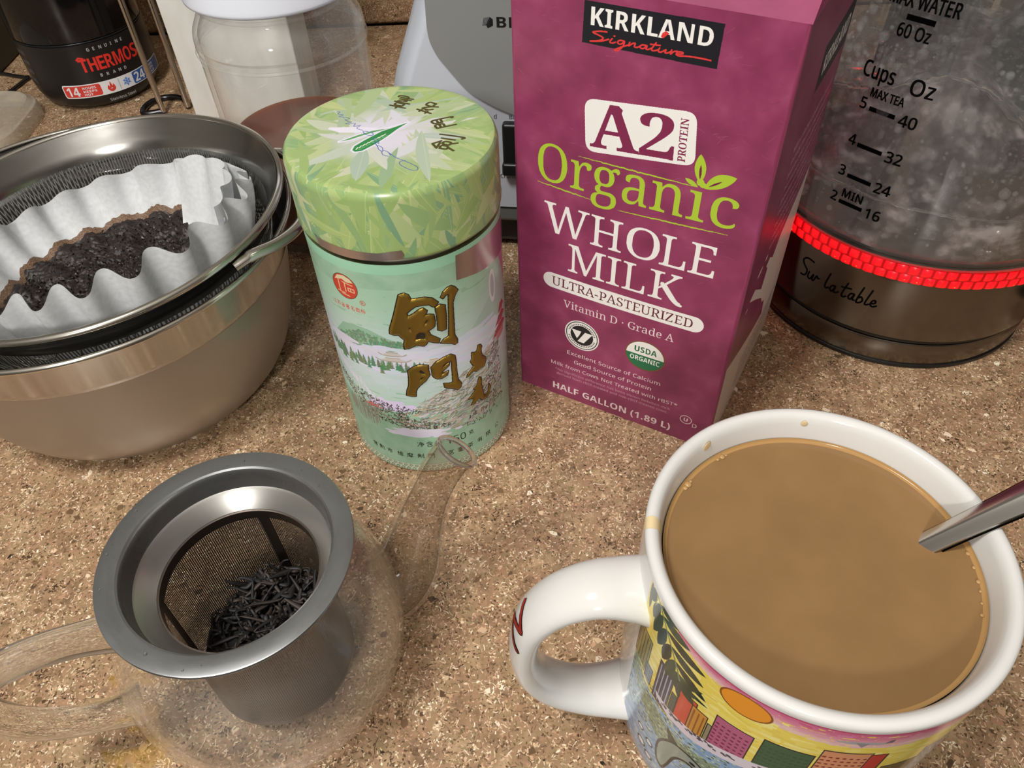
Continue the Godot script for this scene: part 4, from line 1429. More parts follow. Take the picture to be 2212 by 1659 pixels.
	for i in 420:
		var x := r.randf_range(30, 66)
		var y := r.randf_range(22, 66)
		if y > 22 + (x - 26) * 1.25: continue
		cv.fill(stroke(PackedVector2Array([Vector2(D.call(x), y), Vector2(D.call(x), y) + Vector2(r.randf_range(0.6, 2.6), 0).rotated(r.randfn(0.9, 0.7))]), r.randf_range(0.2, 0.6)), [C8(84, 76, 70), C8(110, 96, 86), C8(66, 80, 78), C8(138, 124, 108), C8(96, 110, 132), C8(76, 96, 66)][r.randi() % 6])
	# waterfalls
	for i in 130:
		var t := r.randf()
		var x := lerpf(-72, -22, pow(t, 0.7)) + r.randfn(0, 1.2)
		var y := lerpf(64, 42, t) + r.randfn(0, 1.0)
		cv.fill(stroke(P2([D.call(x), y, D.call(x) + 0.5, y - r.randf_range(1, 4)]), r.randf_range(0.2, 0.6)), C8(r.randi_range(216, 234), r.randi_range(212, 228), r.randi_range(232, 246)))
	for i in 90:
		cv.fill(polygon(ellipse(Vector2(D.call(r.randfn(-18, 7)), 43.0 + r.randfn(0, 1.4)), r.randf_range(1, 4), r.randf_range(0.4, 1.0), 8)), C8(222, 208, 240))
	# dark crooked pine in front
	var band := [[-66, 54, -50, 47.5, -31, 45.5, -9, 43, 6, 39.6, -10, 38.6, -4, 34.8, 10, 32.5, 22, 29.6, 6, 28.2, -8, 29.4, -19, 31.0, -30, 32.0, -36, 31, -50, 39.5, -66, 46]]
	var bp := PackedVector2Array()
	for i in range(0, band[0].size(), 2):
		bp.append(Vector2(D.call(band[0][i]), band[0][i + 1]))
	for i in 2600:
		var x := r.randf_range(-66, 23)
		var q := Vector2(D.call(x), r.randf_range(27, 55))
		if not Geometry2D.is_point_in_polygon(q, bp): continue
		cv.fill(stroke(PackedVector2Array([q, q + Vector2(r.randf_range(0.5, 1.6), 0).rotated(r.randf_range(0.2, 2.6))]), r.randf_range(0.16, 0.4)), [C8(58, 52, 50), C8(74, 64, 60), C8(92, 82, 76), C8(70, 84, 70), C8(104, 120, 104), C8(46, 42, 42)][r.randi() % 6])
	cv.fill(stroke(spline(P2([D.call(-62), 50, D.call(-48), 42, D.call(-36), 38.4, D.call(-18), 34.2, D.call(4), 31.0])), 0.6), C8(176, 150, 138))
	for i in 26:
		var q := Vector2(D.call(-34 + r.randfn(0, 3)), 40 + r.randfn(0, 0.8))
		cv.fill(polygon(ellipse(q, 0.8, 0.4, 6)), C8(206, 112, 108))
	for i in 60:
		var x := r.randf_range(-58, -30)
		cv.fill(stroke(P2([D.call(x), 36 + r.randf() * 3, D.call(x), 26 + r.randf() * 6]), 0.4), C8(150, 150, 140))
	for i in 60:
		cv.fill(polygon(ellipse(Vector2(D.call(r.randfn(-2, 9)), 26.5 + r.randfn(0, 1.2)), r.randf_range(1.5, 4.5), r.randf_range(0.5, 1.1), 8)), C8(224, 220, 240))
	# red tower at the right
	for s in [[66, 74, 4.0], [64, 69, 6.0], [62, 64.5, 7.5]]:
		var cx: float = D.call(s[0]) + 5
		cv.fill(polygon(P2([cx - s[2], s[1] - 1.4, cx + s[2], s[1] - 1.4, cx + s[2] * 0.4, s[1] + 2.2, cx - s[2] * 0.4, s[1] + 2.2])), C8(168, 72, 70))
		cv.fill(polygon(P2([cx - s[2] * 0.5, s[1] - 5, cx + s[2] * 0.5, s[1] - 5, cx + s[2] * 0.5, s[1] - 1.2, cx - s[2] * 0.5, s[1] - 1.2])), C8(196, 128, 122))
	# pink wash and pale ovals on the far right
	cv.fill(polygon(P2([D.call(52), 117, D.call(110), 117, D.call(110), 60, D.call(92), 74, D.call(74), 98])), C8(206, 130, 168))
	for s in [[58.0, 106.0, 2.2, 6.0], [62.0, 90.0, 2.4, 8.0]]:
		cv.fill(polygon(ellipse(Vector2(D.call(s[0]), s[1]), s[2], s[3], 24)), C8(226, 228, 230))
		cv.fill(polygon(ellipse(Vector2(D.call(s[0]), s[1]), s[2] * 0.6, s[3] * 0.7, 24)), C8(176, 190, 186))
	# red round trade mark
	var bc := Vector2(D.call(-32.8), 103.8)
	cv.fill(polygon(ellipse(bc, 5.6, 5.7, 40)), C8(92, 70, 58))
	cv.fill(polygon(ellipse(bc, 5.3, 5.4, 40)), C8(204, 66, 48))
	cv.fill(polygon(P2([bc.x - 4.2, bc.y + 2.0, bc.x - 2.6, bc.y + 4.4, bc.x + 0.4, bc.y + 5.1, bc.x + 3.0, bc.y + 4.2, bc.x + 4.2, bc.y + 2.6, bc.x + 1.0, bc.y + 2.2, bc.x - 0.6, bc.y + 3.2])), C8(228, 214, 176))
	var bg := C8(236, 200, 160)
	for g in ["2.6 8 2.6 2.4", "1.8 7.6 3.6 7.8", "5.2 6.6 5.2 2.6", "4.2 6.8 8.6 6.2", "6.4 4.8 8.8 4.6 8.8 3.2 6.4 3.4 6.4 4.8", "7.4 4.8 7.4 3.3", "1.6 2.2 5.0 1.9", "3.0 1.4 6.6 1.0"]:
		cv.fill(glyph(g, bc.x - 5.2, bc.y - 5.2, 10.4, 10.4, 0.42), bg)
	cv.fill(ring(Vector2(D.call(-22.6), 98.0), 1.05, 1.05, 0.24), C8(196, 84, 64))
	cv.fill(text("R", "sans_bold", D.call(-22.6) - 0.5, 97.4, 1.2), C8(196, 84, 64))
	var keys := ["jiang", "su", "sheng", "zhu", "ming", "shang", "biao"]
	for i in 7:
		cv.fill(glyph(HAN[keys[i]], D.call(-46.4) + 2.28 * i, 92.6 + 0.02 * i, 2.0, 2.3, 0.22), C8(206, 96, 72))
	# company line and weight
	var ink := C8(40, 62, 48)
	var line := [["chang", -42.3], ["shu", -36.2], ["shi", -29.8], ["wei", -21.6], ["mo", -14.4], ["jian", -7.0], ["men", 0.4], ["mingtea", 14.0], ["hao", 20.8], ["cha", 28.6], ["you", 36.6], ["xian", 44.4], ["gong", 54.0]]
	for s in line:
		cv.fill(glyph(HAN[s[0]], D.call(s[1]), 9.6, 3.0, 3.2, 0.34), ink)
	for s in [["jing", -5.8], ["han", 0.2], ["liang", 6.0]]:
		cv.fill(glyph(HAN[s[0]], D.call(s[1]), 17.6, 3.2, 3.4, 0.34), ink)
	cv.fill(text("150", "sans", D.call(14.6), 17.4, 4.2, 8.8), ink)
	cv.fill(glyph(HAN["ke"], D.call(30.4), 18.0, 2.8, 3.0, 0.3), ink)
	# scroll border at the foot
	cv.fill(polygon(P2([-120, 0, 120, 0, 120, 5.0, -120, 5.0])), C8(206, 212, 192))
	for i in 90:
		var x := -115.0 + i * 2.57
		for q in 2:
			var c := Vector2(x + 1.28 * q, 1.5 + 1.9 * q)
			var sp := PackedVector2Array()
			for k in 12:
				sp.append(c + Vector2(0.95 * (1 - k / 14.0), 0).rotated(k * 0.62))
			cv.fill(stroke(sp, 0.42), C8(104, 148, 118))
	cv.fill(polygon(P2([-120, 4.8, 120, 4.8, 120, 5.3, -120, 5.3])), C8(150, 180, 154))
	cv.fill(polygon(P2([-120, 112.5, 120, 112.5, 120, 117, -120, 117])), C8(160, 214, 182))
	# black outlines under the embossed characters
	for c in tin_chars():
		for o in Geometry2D.offset_polygon(c[0], 0.42):
			cv.fill(polygon(o), C8(30, 28, 22))
	return im

func deg_poly(a: Array) -> PackedVector2Array:
	var o := PackedVector2Array()
	for i in range(0, a.size(), 2):
		o.append(Vector2(a[i] * TK, a[i + 1]))
	return o

# outline and holes of each embossed character part, mm on the wall
func tin_chars() -> Array:
	return [
		[deg_poly([-0.3, 103.6, 2.6, 104.2, 4.9, 103.3, 6.0, 101.0, 8.6, 101.2, 13.9, 101.0, 17.8, 99.9, 20.8, 97.4, 19.1, 95.9, 17.6, 96.0, 15.7, 97.4, 11.6, 97.8, 7.9, 97.6, 4.6, 96.2, 2.3, 94.7, 2.9, 93.2, 6.4, 94.4, 9.2, 95.8, 11.8, 96.3, 13.8, 94.8, 13.2, 93.6, 12.4, 92.8, 15.0, 92.8, 17.3, 92.2, 17.6, 89.0, 16.9, 86.5, 15.0, 85.7, 12.9, 85.1, 13.8, 82.8, 16.4, 81.2, 19.0, 79.6, 18.1, 77.9, 15.4, 78.6, 12.0, 79.9, 10.8, 78.6, 9.2, 77.8, 6.6, 78.4, 4.3, 78.6, 1.0, 77.6, -2.3, 77.0, -2.2, 79.4, -1.3, 81.7, -3.0, 83.0, -4.4, 84.4, -7.0, 84.2, -9.3, 84.8, -9.2, 86.2, -8.7, 87.5, -6.4, 91.6, -4.6, 94.9, -2.4, 99.4]),
			[deg_poly([10.9, 84.4, 11.0, 82.6, 10.4, 81.2, 7.6, 81.6, 4.8, 81.3, 5.9, 83.9, 7.9, 84.8]), deg_poly([11.6, 88.5, 12.6, 88.9, 13.8, 90.3, 12.6, 90.2]), deg_poly([2.1, 87.0, 2.8, 86.6, 3.0, 87.6, 2.3, 87.9])]],
		[deg_poly([18.9, 95.3, 21.6, 96.2, 24.6, 95.0, 24.4, 89.0, 23.6, 83.6, 21.0, 83.4, 18.8, 84.3, 19.2, 90.0]), []],
		[deg_poly([22.8, 99.3, 24.6, 101.4, 27.2, 102.6, 29.6, 102.8, 31.8, 101.5, 33.4, 99.7, 31.2, 97.8, 29.4, 94.8, 28.8, 86.0, 28.3, 79.2, 29.8, 76.4, 29.6, 74.7, 28.0, 74.4, 26.5, 75.3, 22.6, 76.6, 19.4, 77.4, 21.6, 79.0, 24.7, 79.6, 25.8, 86.0, 26.8, 94.0, 27.6, 99.6, 25.8, 99.6, 24.0, 98.4]), []],
		[deg_poly([-2.7, 65.2, 0.4, 67.0, 3.6, 67.9, 6.8, 67.8, 9.8, 67.2, 9.6, 64.6, 9.9, 61.8, 7.0, 59.0, 2.8, 56.5, 1.0, 55.0, -0.1, 53.5, -0.7, 50.4, -3.4, 50.4, -6.3, 51.0, -5.4, 54.0, -3.8, 56.7, -3.0, 61.0]), [deg_poly([3.4, 64.4, 5.2, 65.2, 6.6, 64.0, 7.2, 62.6, 5.2, 63.0]), deg_poly([3.6, 59.6, 5.4, 60.4, 5.8, 61.2, 4.2, 60.6])]],
		[deg_poly([11.5, 65.7, 15.0, 68.2, 20.0, 69.6, 24.3, 70.0, 26.8, 68.6, 27.2, 67.4, 27.0, 61.0, 27.1, 55.0, 28.6, 53.0, 29.3, 51.7, 28.2, 49.8, 26.6, 49.4, 22.0, 51.4, 18.3, 53.0, 17.9, 55.3, 20.8, 54.6, 23.7, 54.3, 24.2, 60.0, 24.4, 66.6, 21.6, 66.5, 18.8, 65.4, 18.6, 64.2, 20.6, 65.4, 22.8, 66.0, 22.4, 64.4, 19.6, 63.0, 16.9, 61.6, 18.4, 61.2, 21.6, 61.6, 20.6, 59.5, 17.4, 58.6, 14.4, 58.8, 12.4, 60.0, 11.5, 61.5]), [deg_poly([17.0, 60.4, 19.4, 61.0, 18.0, 61.2])]],
		[deg_poly([44.2, 67.3, 46.2, 66.8, 47.3, 65.3, 46.4, 63.6, 46.5, 62.0, 47.2, 60.0, 49.4, 58.4, 50.2, 56.6, 49.6, 55.0, 48.3, 53.9, 45.0, 54.4, 41.6, 54.0, 39.4, 55.2, 37.4, 55.3, 35.2, 54.0, 33.5, 53.9, 34.4, 55.2, 35.8, 56.0, 38.0, 57.0, 39.5, 58.1, 38.2, 59.8, 37.4, 61.4, 38.6, 62.4, 38.8, 65.6, 40.6, 64.8, 43.0, 64.9]), []],
		[deg_poly([42.8, 49.7, 44.4, 48.6, 44.9, 46.8, 44.0, 45.4, 44.5, 43.7, 45.0, 40.6, 45.6, 37.6, 47.4, 36.4, 49.6, 37.0, 51.0, 39.0, 51.0, 41.6, 52.0, 40.0, 52.2, 37.6, 50.0, 35.2, 46.9, 34.6, 44.0, 35.4, 42.0, 37.4, 39.9, 37.4, 37.2, 36.2, 34.9, 36.4, 36.6, 38.0, 37.9, 39.7, 35.2, 40.2, 33.0, 40.6, 36.4, 42.2, 39.3, 43.7, 37.8, 45.0, 40.4, 45.6, 41.6, 47.6]), []],
	]

func embossed(outline: PackedVector2Array, holes: Array, lift: float, soft: float) -> ArrayMesh:
	var r := bounds(outline).grow(0.3)
	var step := 0.17
	var nx := int(r.size.x / step) + 1
	var ny := int(r.size.y / step) + 1
	var rings := [outline]
	rings.append_array(holes)
	var hgt := PackedFloat32Array()
	hgt.resize((nx + 1) * (ny + 1))
	for j in ny + 1:
		for i in nx + 1:
			var q := r.position + Vector2(i, j) * step
			var ins := Geometry2D.is_point_in_polygon(q, outline)
			for h in holes:
				if ins and Geometry2D.is_point_in_polygon(q, h): ins = false
			if ins:
				var d := 1e9
				for g in rings:
					for k in g.size():
						d = minf(d, q.distance_squared_to(Geometry2D.get_closest_point_to_segment(q, g[k], g[(k + 1) % g.size()])))
				d = sqrt(d)
				hgt[j * (nx + 1) + i] = lift * (0.25 + 0.75 * sin(minf(d / soft, 1.0) * PI / 2))
			else:
				hgt[j * (nx + 1) + i] = -0.06
	var b := MB.new()
	var id := PackedInt32Array()
	id.resize(hgt.size())
	id.fill(-1)
	var H := func(i: int, j: int) -> float: return maxf(hgt[clampi(j, 0, ny) * (nx + 1) + clampi(i, 0, nx)], 0.0)
	for j in ny:
		for i in nx:
			var c := [j * (nx + 1) + i, j * (nx + 1) + i + 1, (j + 1) * (nx + 1) + i + 1, (j + 1) * (nx + 1) + i]
			var any := 0
			for q in c:
				if hgt[q] > 0.0: any += 1
			if any == 0: continue
			for q in c:
				if id[q] < 0:
					var ii: int = q % (nx + 1); var jj: int = q / (nx + 1)
					var p := r.position + Vector2(ii, jj) * step
					var a := p.x / TR
					var gx: float = (H.call(ii + 1, jj) - H.call(ii - 1, jj)) / (2 * step)
					var gy: float = (H.call(ii, jj + 1) - H.call(ii, jj - 1)) / (2 * step)
					var nn := (ring_dir(a) - Vector3(cos(a), 0, -sin(a)) * gx - Vector3.UP * gy).normalized()
					id[q] = b.add(ring_dir(a) * (TR + hgt[q]) * 0.001 + Vector3(0, p.y * 0.001, 0), nn)
			b.quad(id[c[0]], id[c[1]], id[c[2]], id[c[3]])
	return b.done()

func tea_tin() -> void:
	var t := thing("tea_tin", "tall round green tea tin with gold embossed characters and a leaf-patterned lid", "tea tin", Vector3(-0.0384, 0, -0.2457))
	var r := TR * 0.001
	var tin_print := textured("tin_print", tin_body_image(), 0.26)
	tin_print.metallic_specular = 0.6
	var metal := steel("tin_metal", C8(200, 196, 186), 0.3)
	var b := MB.new()
	lathe_into(b, P2([r - 0.0004, 0.0, r + 0.0003, 0.0006, r + 0.0004, 0.0016, r, 0.0024, r, 0.1090, r + 0.0002, 0.1150, r + 0.0001, 0.1168]), 192, 0.9, Vector2(0.0, 0.117))
	var mesh := b.done()
	obj(t, "body", mesh, tin_print)
	obj(t, "neck", lathe([r + 0.0001, 0.1168, r - 0.0016, 0.1172, r - 0.0018, 0.1196], 128), metal)
	obj(t, "base", lathe([0.0, 0.0010, r - 0.0015, 0.0010, r - 0.0004, 0.0], 96), metal)
	var lid := obj(t, "lid", ArrayMesh.new(), null)
	# lid wall and top, the same printed leaves
	var side_im := ramp_image(2048, 256, 141, 0.012, [[0.0, C8(138, 168, 108)], [0.5, C8(152, 177, 114)], [1.0, C8(168, 188, 124)]], 4)
	grass_leaves(Canvas.new(side_im, 0, 0, 230.6, 27.0), 230.6, 27.0, 420, 19)
	var side := textured("lid_side_print", side_im, 0.26)
	var top_im := ramp_image(1024, 1024, 142, 0.012, [[0.0, C8(140, 170, 110)], [0.5, C8(156, 180, 118)], [1.0, C8(172, 190, 130)]], 4)
	var cv := Canvas.new(top_im, -38, -38, 76, 76)
	lid_top_print(cv)
	var top := textured("lid_top_print", top_im, 0.30)
	side.metallic_specular = 0.6
	top.metallic_specular = 0.6
	var lm := ArrayMesh.new()
	var sb := MB.new()
	lathe_into(sb, P2([r - 0.0012, 0.1192, r + 0.0002, 0.1190, r + 0.0008, 0.1194, r + 0.0009, 0.1204, r + 0.0007, 0.1216, r + 0.0006, 0.1420, r + 0.0002, 0.1436, r - 0.0006, 0.1446]), 192, 0.9, Vector2(0.1185, 0.1455))
	sb.done(lm, side)
	var tb := MB.new()
	lathe_into(tb, P2([r - 0.0006, 0.1446, r - 0.0016, 0.1450, r - 0.0030, 0.1449, 0.012, 0.1449, 0.0, 0.1449]), 192, 2.0)
	for i in tb.v.size():
		tb.uv[i] = Vector2(tb.v[i].x / 0.076 + 0.5, tb.v[i].z / 0.076 + 0.5)
	tb.done(lm, top)
	lid.mesh = lm
	# gold embossed characters
	var gold := M("embossed_gold", C8(150, 122, 52), 0.36, 0.75)
	for c in tin_chars():
		obj(t, "embossed_character", embossed(c[0], c[1], 0.62, 1.3), gold, "gold embossed character stroke")
	# torn silver seal on the lid edge and on the shoulder
	var foil := M("seal_foil", C8(200, 186, 182), 0.24, 0.9)
	var on := on_cylinder(r)
	var up1 := func(x: float, y: float, o: float) -> Vector3: return on.call(x, y, o + 0.00105)
	var up2 := func(x: float, y: float, o: float) -> Vector3: return on.call(x, y, o + 0.00022)
	var q1 := marks(strip_tris(deg_poly([-46, 124.0, -43.6, 123.2, -41.2, 123.0, -32, 122.9, -23, 122.7, -15, 122.6, -7, 122.5, 0, 123.2, 6.2, 123.5, 6.4, 121.6, 6.0, 119.9, -4, 119.4, -14, 119.2, -22, 119.1, -30, 119.2, -37, 119.3, -43.2, 119.6]), 0.6), up1)
	obj(t, "silver_seal", q1, foil, "torn strip of silver seal on the lid edge")
	var q2 := marks(strip_tris(deg_poly([33.4, 115.0, 33.7, 111.4, 33.1, 104.4, 41, 103.4, 48.8, 102.2, 62, 100.6, 75, 99.5, 90, 97.4, 96, 101.0, 92, 108, 84, 113.0, 60, 114.8]), 0.6), up2)
	obj(t, "silver_seal", q2, foil, "torn strip of silver seal on the shoulder of the tin")

func dense(p: PackedVector2Array, step: float) -> PackedVector2Array:
	var o := PackedVector2Array()
	for i in p.size():
		var a := p[i]; var b := p[(i + 1) % p.size()]
		var m := maxi(int(a.distance_to(b) / step), 1)
		for k in m:
			o.append(a.lerp(b, float(k) / m))
	return o

func lid_top_print(cv: Canvas) -> void:
	# canvas y up is away from the viewer; pale lilac printed burst in the middle
	var im := cv.im
	for y in im.get_height():
		for x in im.get_width():
			var d := Vector2((x - 486.0) / 13.47, (y - 498.0) / 13.47).length()
			var t := smoothstep(26.0, 9.0, d)
			if t > 0.0:
				im.set_pixel(x, y, im.get_pixel(x, y).lerp(Color8(212, 210, 222), t))
	grass_leaves_round(cv)
	var lav := C8(226, 222, 236)
	for s in [[[5.8, 7.6, 1.3, 5.2, -3.7, 3.6, -10, 5.0, -15.6, 5.4, -21.4, 5.6, -17.6, 3.1, -12.1, 2.7, -6.4, 3.4], C8(70, 150, 84)], [[-0.6, 4.0, -6.3, 2.8, -11.8, -0.2, -17, -3.7, -13.5, -2.6, -8.1, 0.6], C8(96, 164, 96)], [[5.8, 7.6, 1.6, 4.9, -3.1, 2.1, -8.4, -3.4, -11.5, -7.1, -12.0, -9.6, -11.0, -10.8, -8.5, -10.2, -4.7, -6.4, -0.9, -1.5, 2.5, 3.6], C8(48, 134, 70)]]:
		var p := P2(s[0])
		for o in Geometry2D.offset_polygon(p, 0.7):
			cv.fill(polygon(o), lav)
	for s in [[[5.8, 7.6, 1.3, 5.2, -3.7, 3.6, -10, 5.0, -15.6, 5.4, -21.4, 5.6, -17.6, 3.1, -12.1, 2.7, -6.4, 3.4], C8(74, 148, 84)], [[-0.6, 4.0, -6.3, 2.8, -11.8, -0.2, -17, -3.7, -13.5, -2.6, -8.1, 0.6], C8(92, 160, 96)], [[5.8, 7.6, 1.6, 4.9, -3.1, 2.1, -8.4, -3.4, -11.5, -7.1, -12.0, -9.6, -11.0, -10.8, -8.5, -10.2, -4.7, -6.4, -0.9, -1.5, 2.5, 3.6], C8(44, 132, 68)]]:
		cv.fill(polygon(P2(s[0])), s[1])
	for k in 9:
		var t := k / 8.0
		var q := Vector2(-10.8, -9.4).lerp(Vector2(-2.6, -1.2), t)
		cv.fill(stroke(PackedVector2Array([q, q + Vector2(0.6 + 0.5 * t, 1.5)]), 0.45), C8(214, 230, 206))
		cv.fill(stroke(PackedVector2Array([q + Vector2(0.9, 0.0), q + Vector2(1.9, 0.3)]), 0.4), C8(122, 186, 128))
	# blue script along the leaves
	var ink := C8(70, 92, 168)
	var sc := [P2([6.4, -17.6, 4.6, -18.4, 5.2, -20.6, 8.6, -23.6, 10.6, -23.8, 10.4, -21.8, 7.0, -18.6, 3.2, -15.6, 0.6, -12.4]), P2([0.6, -14.6, -1.4, -13.4, -1.8, -10.8, 0.0, -11.6, 1.2, -14.0]), P2([-1.6, -11.4, -3.0, -10.0, -3.6, -7.4, -2.0, -8.8, -1.6, -10.6]), P2([-3.6, -8.2, -4.8, -5.0, -3.4, -6.0, -4.2, -3.0, -5.6, -3.6, -5.2, -1.8]), P2([-9.2, 2.8, -6.4, 1.4, -6.0, -0.4, -8.2, 0.2, -9.6, 2.6, -8.0, 2.4]), P2([-9.8, 3.4, -12.0, 5.0, -11.0, 7.0, -13.2, 6.4, -13.0, 8.6, -15.2, 8.2, -16.4, 8.6, -14.4, 9.6, -16.2, 10.0]), P2([-15.6, 10.4, -17.0, 11.4, -15.4, 12.2, -16.6, 13.0, -17.8, 12.8]), P2([-17.6, 13.4, -19.4, 14.0, -18.0, 15.0, -20.0, 15.8, -19.4, 17.2, -20.6, 17.4])]
	for p in sc:
		cv.fill(stroke(spline(p, 6), 0.26), ink)
	# four brush characters round the right side, tops towards the middle
	var dark := C8(74, 68, 24)
	for s in [["jian", 20.0, -7.2, 10.6, 9.6], ["men", 18.6, 6.4, 7.2, 8.0], ["mingtea", 12.6, 17.6, 7.4, 8.2], ["hao", 2.6, 22.6, 8.0, 9.6]]:
		var c := Vector2(s[1], s[2])
		var turn := c.angle() + PI / 2
		if s[0] == "hao": turn -= 0.35
		var o := c - Vector2(s[3] / 2, s[4] / 2).rotated(turn)
		cv.fill(glyph(HAN[s[0]], o.x, o.y, s[3], s[4], 0.95, turn, true), dark)

func grass_leaves_round(cv: Canvas) -> void:
	var sh := Canvas.new(cv.im, 0, 0, 76, 76)
	grass_leaves(sh, 76, 76, 330, 23, Vector2(37, 40))

# ======================= glass teapot, infuser, tea =======================
func glass_solid(n: String, tint: Color) -> StandardMaterial3D:
	var m := M(n, Color(tint.r, tint.g, tint.b, 0.02), 0.02)
	m.refraction_enabled = true
	m.refraction_scale = 0.048
	return m

func teapot() -> void:
	var t := thing("teapot", "small round clear glass teapot with a glass loop handle and curved spout", "teapot", Vector3(-0.0882, 0, -0.1224))
	var glass := pane("teapot_glass", Color(0.97, 0.97, 0.95), 0.03)
	var w := 0.0017
	var out := spline(P2([0.0, 0.0015, 0.020, 0.0008, 0.0290, 0.0004, 0.0350, 0.0020, 0.0405, 0.0065, 0.0450, 0.0160, 0.0470, 0.0290, 0.0458, 0.0420, 0.0412, 0.0555, 0.0362, 0.0640, 0.0340, 0.0690, 0.0336, 0.0740, 0.0346, 0.0772]), 5)
	var prof := out.duplicate()
	for i in range(out.size() - 1, -1, -1):
		var tn := (out[mini(i + 1, out.size() - 1)] - out[maxi(i - 1, 0)]).normalized()
		var q := out[i] + Vector2(-tn.y, tn.x) * w
		prof.append(Vector2(maxf(q.x, 0.0), q.y))
	var b := MB.new()
	lathe_into(b, prof, 144, 1.0)
	obj(t, "body", b.done(), glass)
	# spout: a hollow tube from the belly up to a slanted lip
	var d := ring_dir(deg_to_rad(118))
	var mid := func(x: float, y: float) -> Vector3: return d * x * 0.001 + Vector3(0, y * 0.001, 0)
	var path := spline3([mid.call(40, 17), mid.call(47, 18.5), mid.call(53.5, 27), mid.call(58.4, 41), mid.call(64.2, 56.5), mid.call(71.0, 68.5), mid.call(78.0, 77.0)], 6)
	var sp := MB.new()
	var rad := func(s: float) -> Vector2: return Vector2.ONE * lerpf(0.0135, 0.0076, smoothstep(0.0, 0.85, s))
	tube_into(sp, path, rad, 40, false, false)
	var inner := func(s: float) -> Vector2: return Vector2.ONE * (lerpf(0.0135, 0.0076, smoothstep(0.0, 0.85, s)) - 0.0014)
	var first := sp.v.size()
	tube_into(sp, path, inner, 40, false, false)
	for i in range(first, sp.v.size()):
		sp.n[i] = -sp.n[i]
	obj(t, "spout", sp.done(), pane("spout_glass", C8(190, 150, 108), 0.11, 0.05), "tea-stained curved glass spout")
	var lip := circle_path(Vector3.ZERO, 0.0069, 40)
	var tn := (path[path.size() - 1] - path[path.size() - 4]).normalized()
	var q := Quaternion(Vector3.UP, tn)
	for i in lip.size():
		lip[i] = path[path.size() - 1] + q * lip[i]
	obj(t, "spout_lip", tube(lip, 0.0009, 12, true), glass_solid("glass_rod", Color(0.97, 0.98, 0.97)), "thick rounded glass lip of the spout")
	# solid glass handle
	var hd := ring_dir(deg_to_rad(-62))
	var hm := func(x: float, y: float) -> Vector3: return hd * x * 0.001 + Vector3(0, y * 0.001, 0)
	var hp := spline3([hm.call(33.5, 65.0), hm.call(41, 68.6), hm.call(50, 72.4), hm.call(59, 74.0), hm.call(67.5, 73.0), hm.call(74.0, 68.0), hm.call(76.2, 59.5), hm.call(74.6, 49.0), hm.call(69.6, 38.6), hm.call(62.8, 31.2), hm.call(53.5, 25.4), hm.call(45.0, 22.4)], 8)
	obj(t, "handle", tube(hp, func(s: float) -> Vector2: return Vector2(0.0052, 0.0047) * (1.0 + 0.5 * pow(absf(2 * s - 1), 8.0)), 28, false, true, hd.cross(Vector3.UP)), glass_solid("glass_rod", Color(0.97, 0.98, 0.97)), "solid clear glass loop handle")

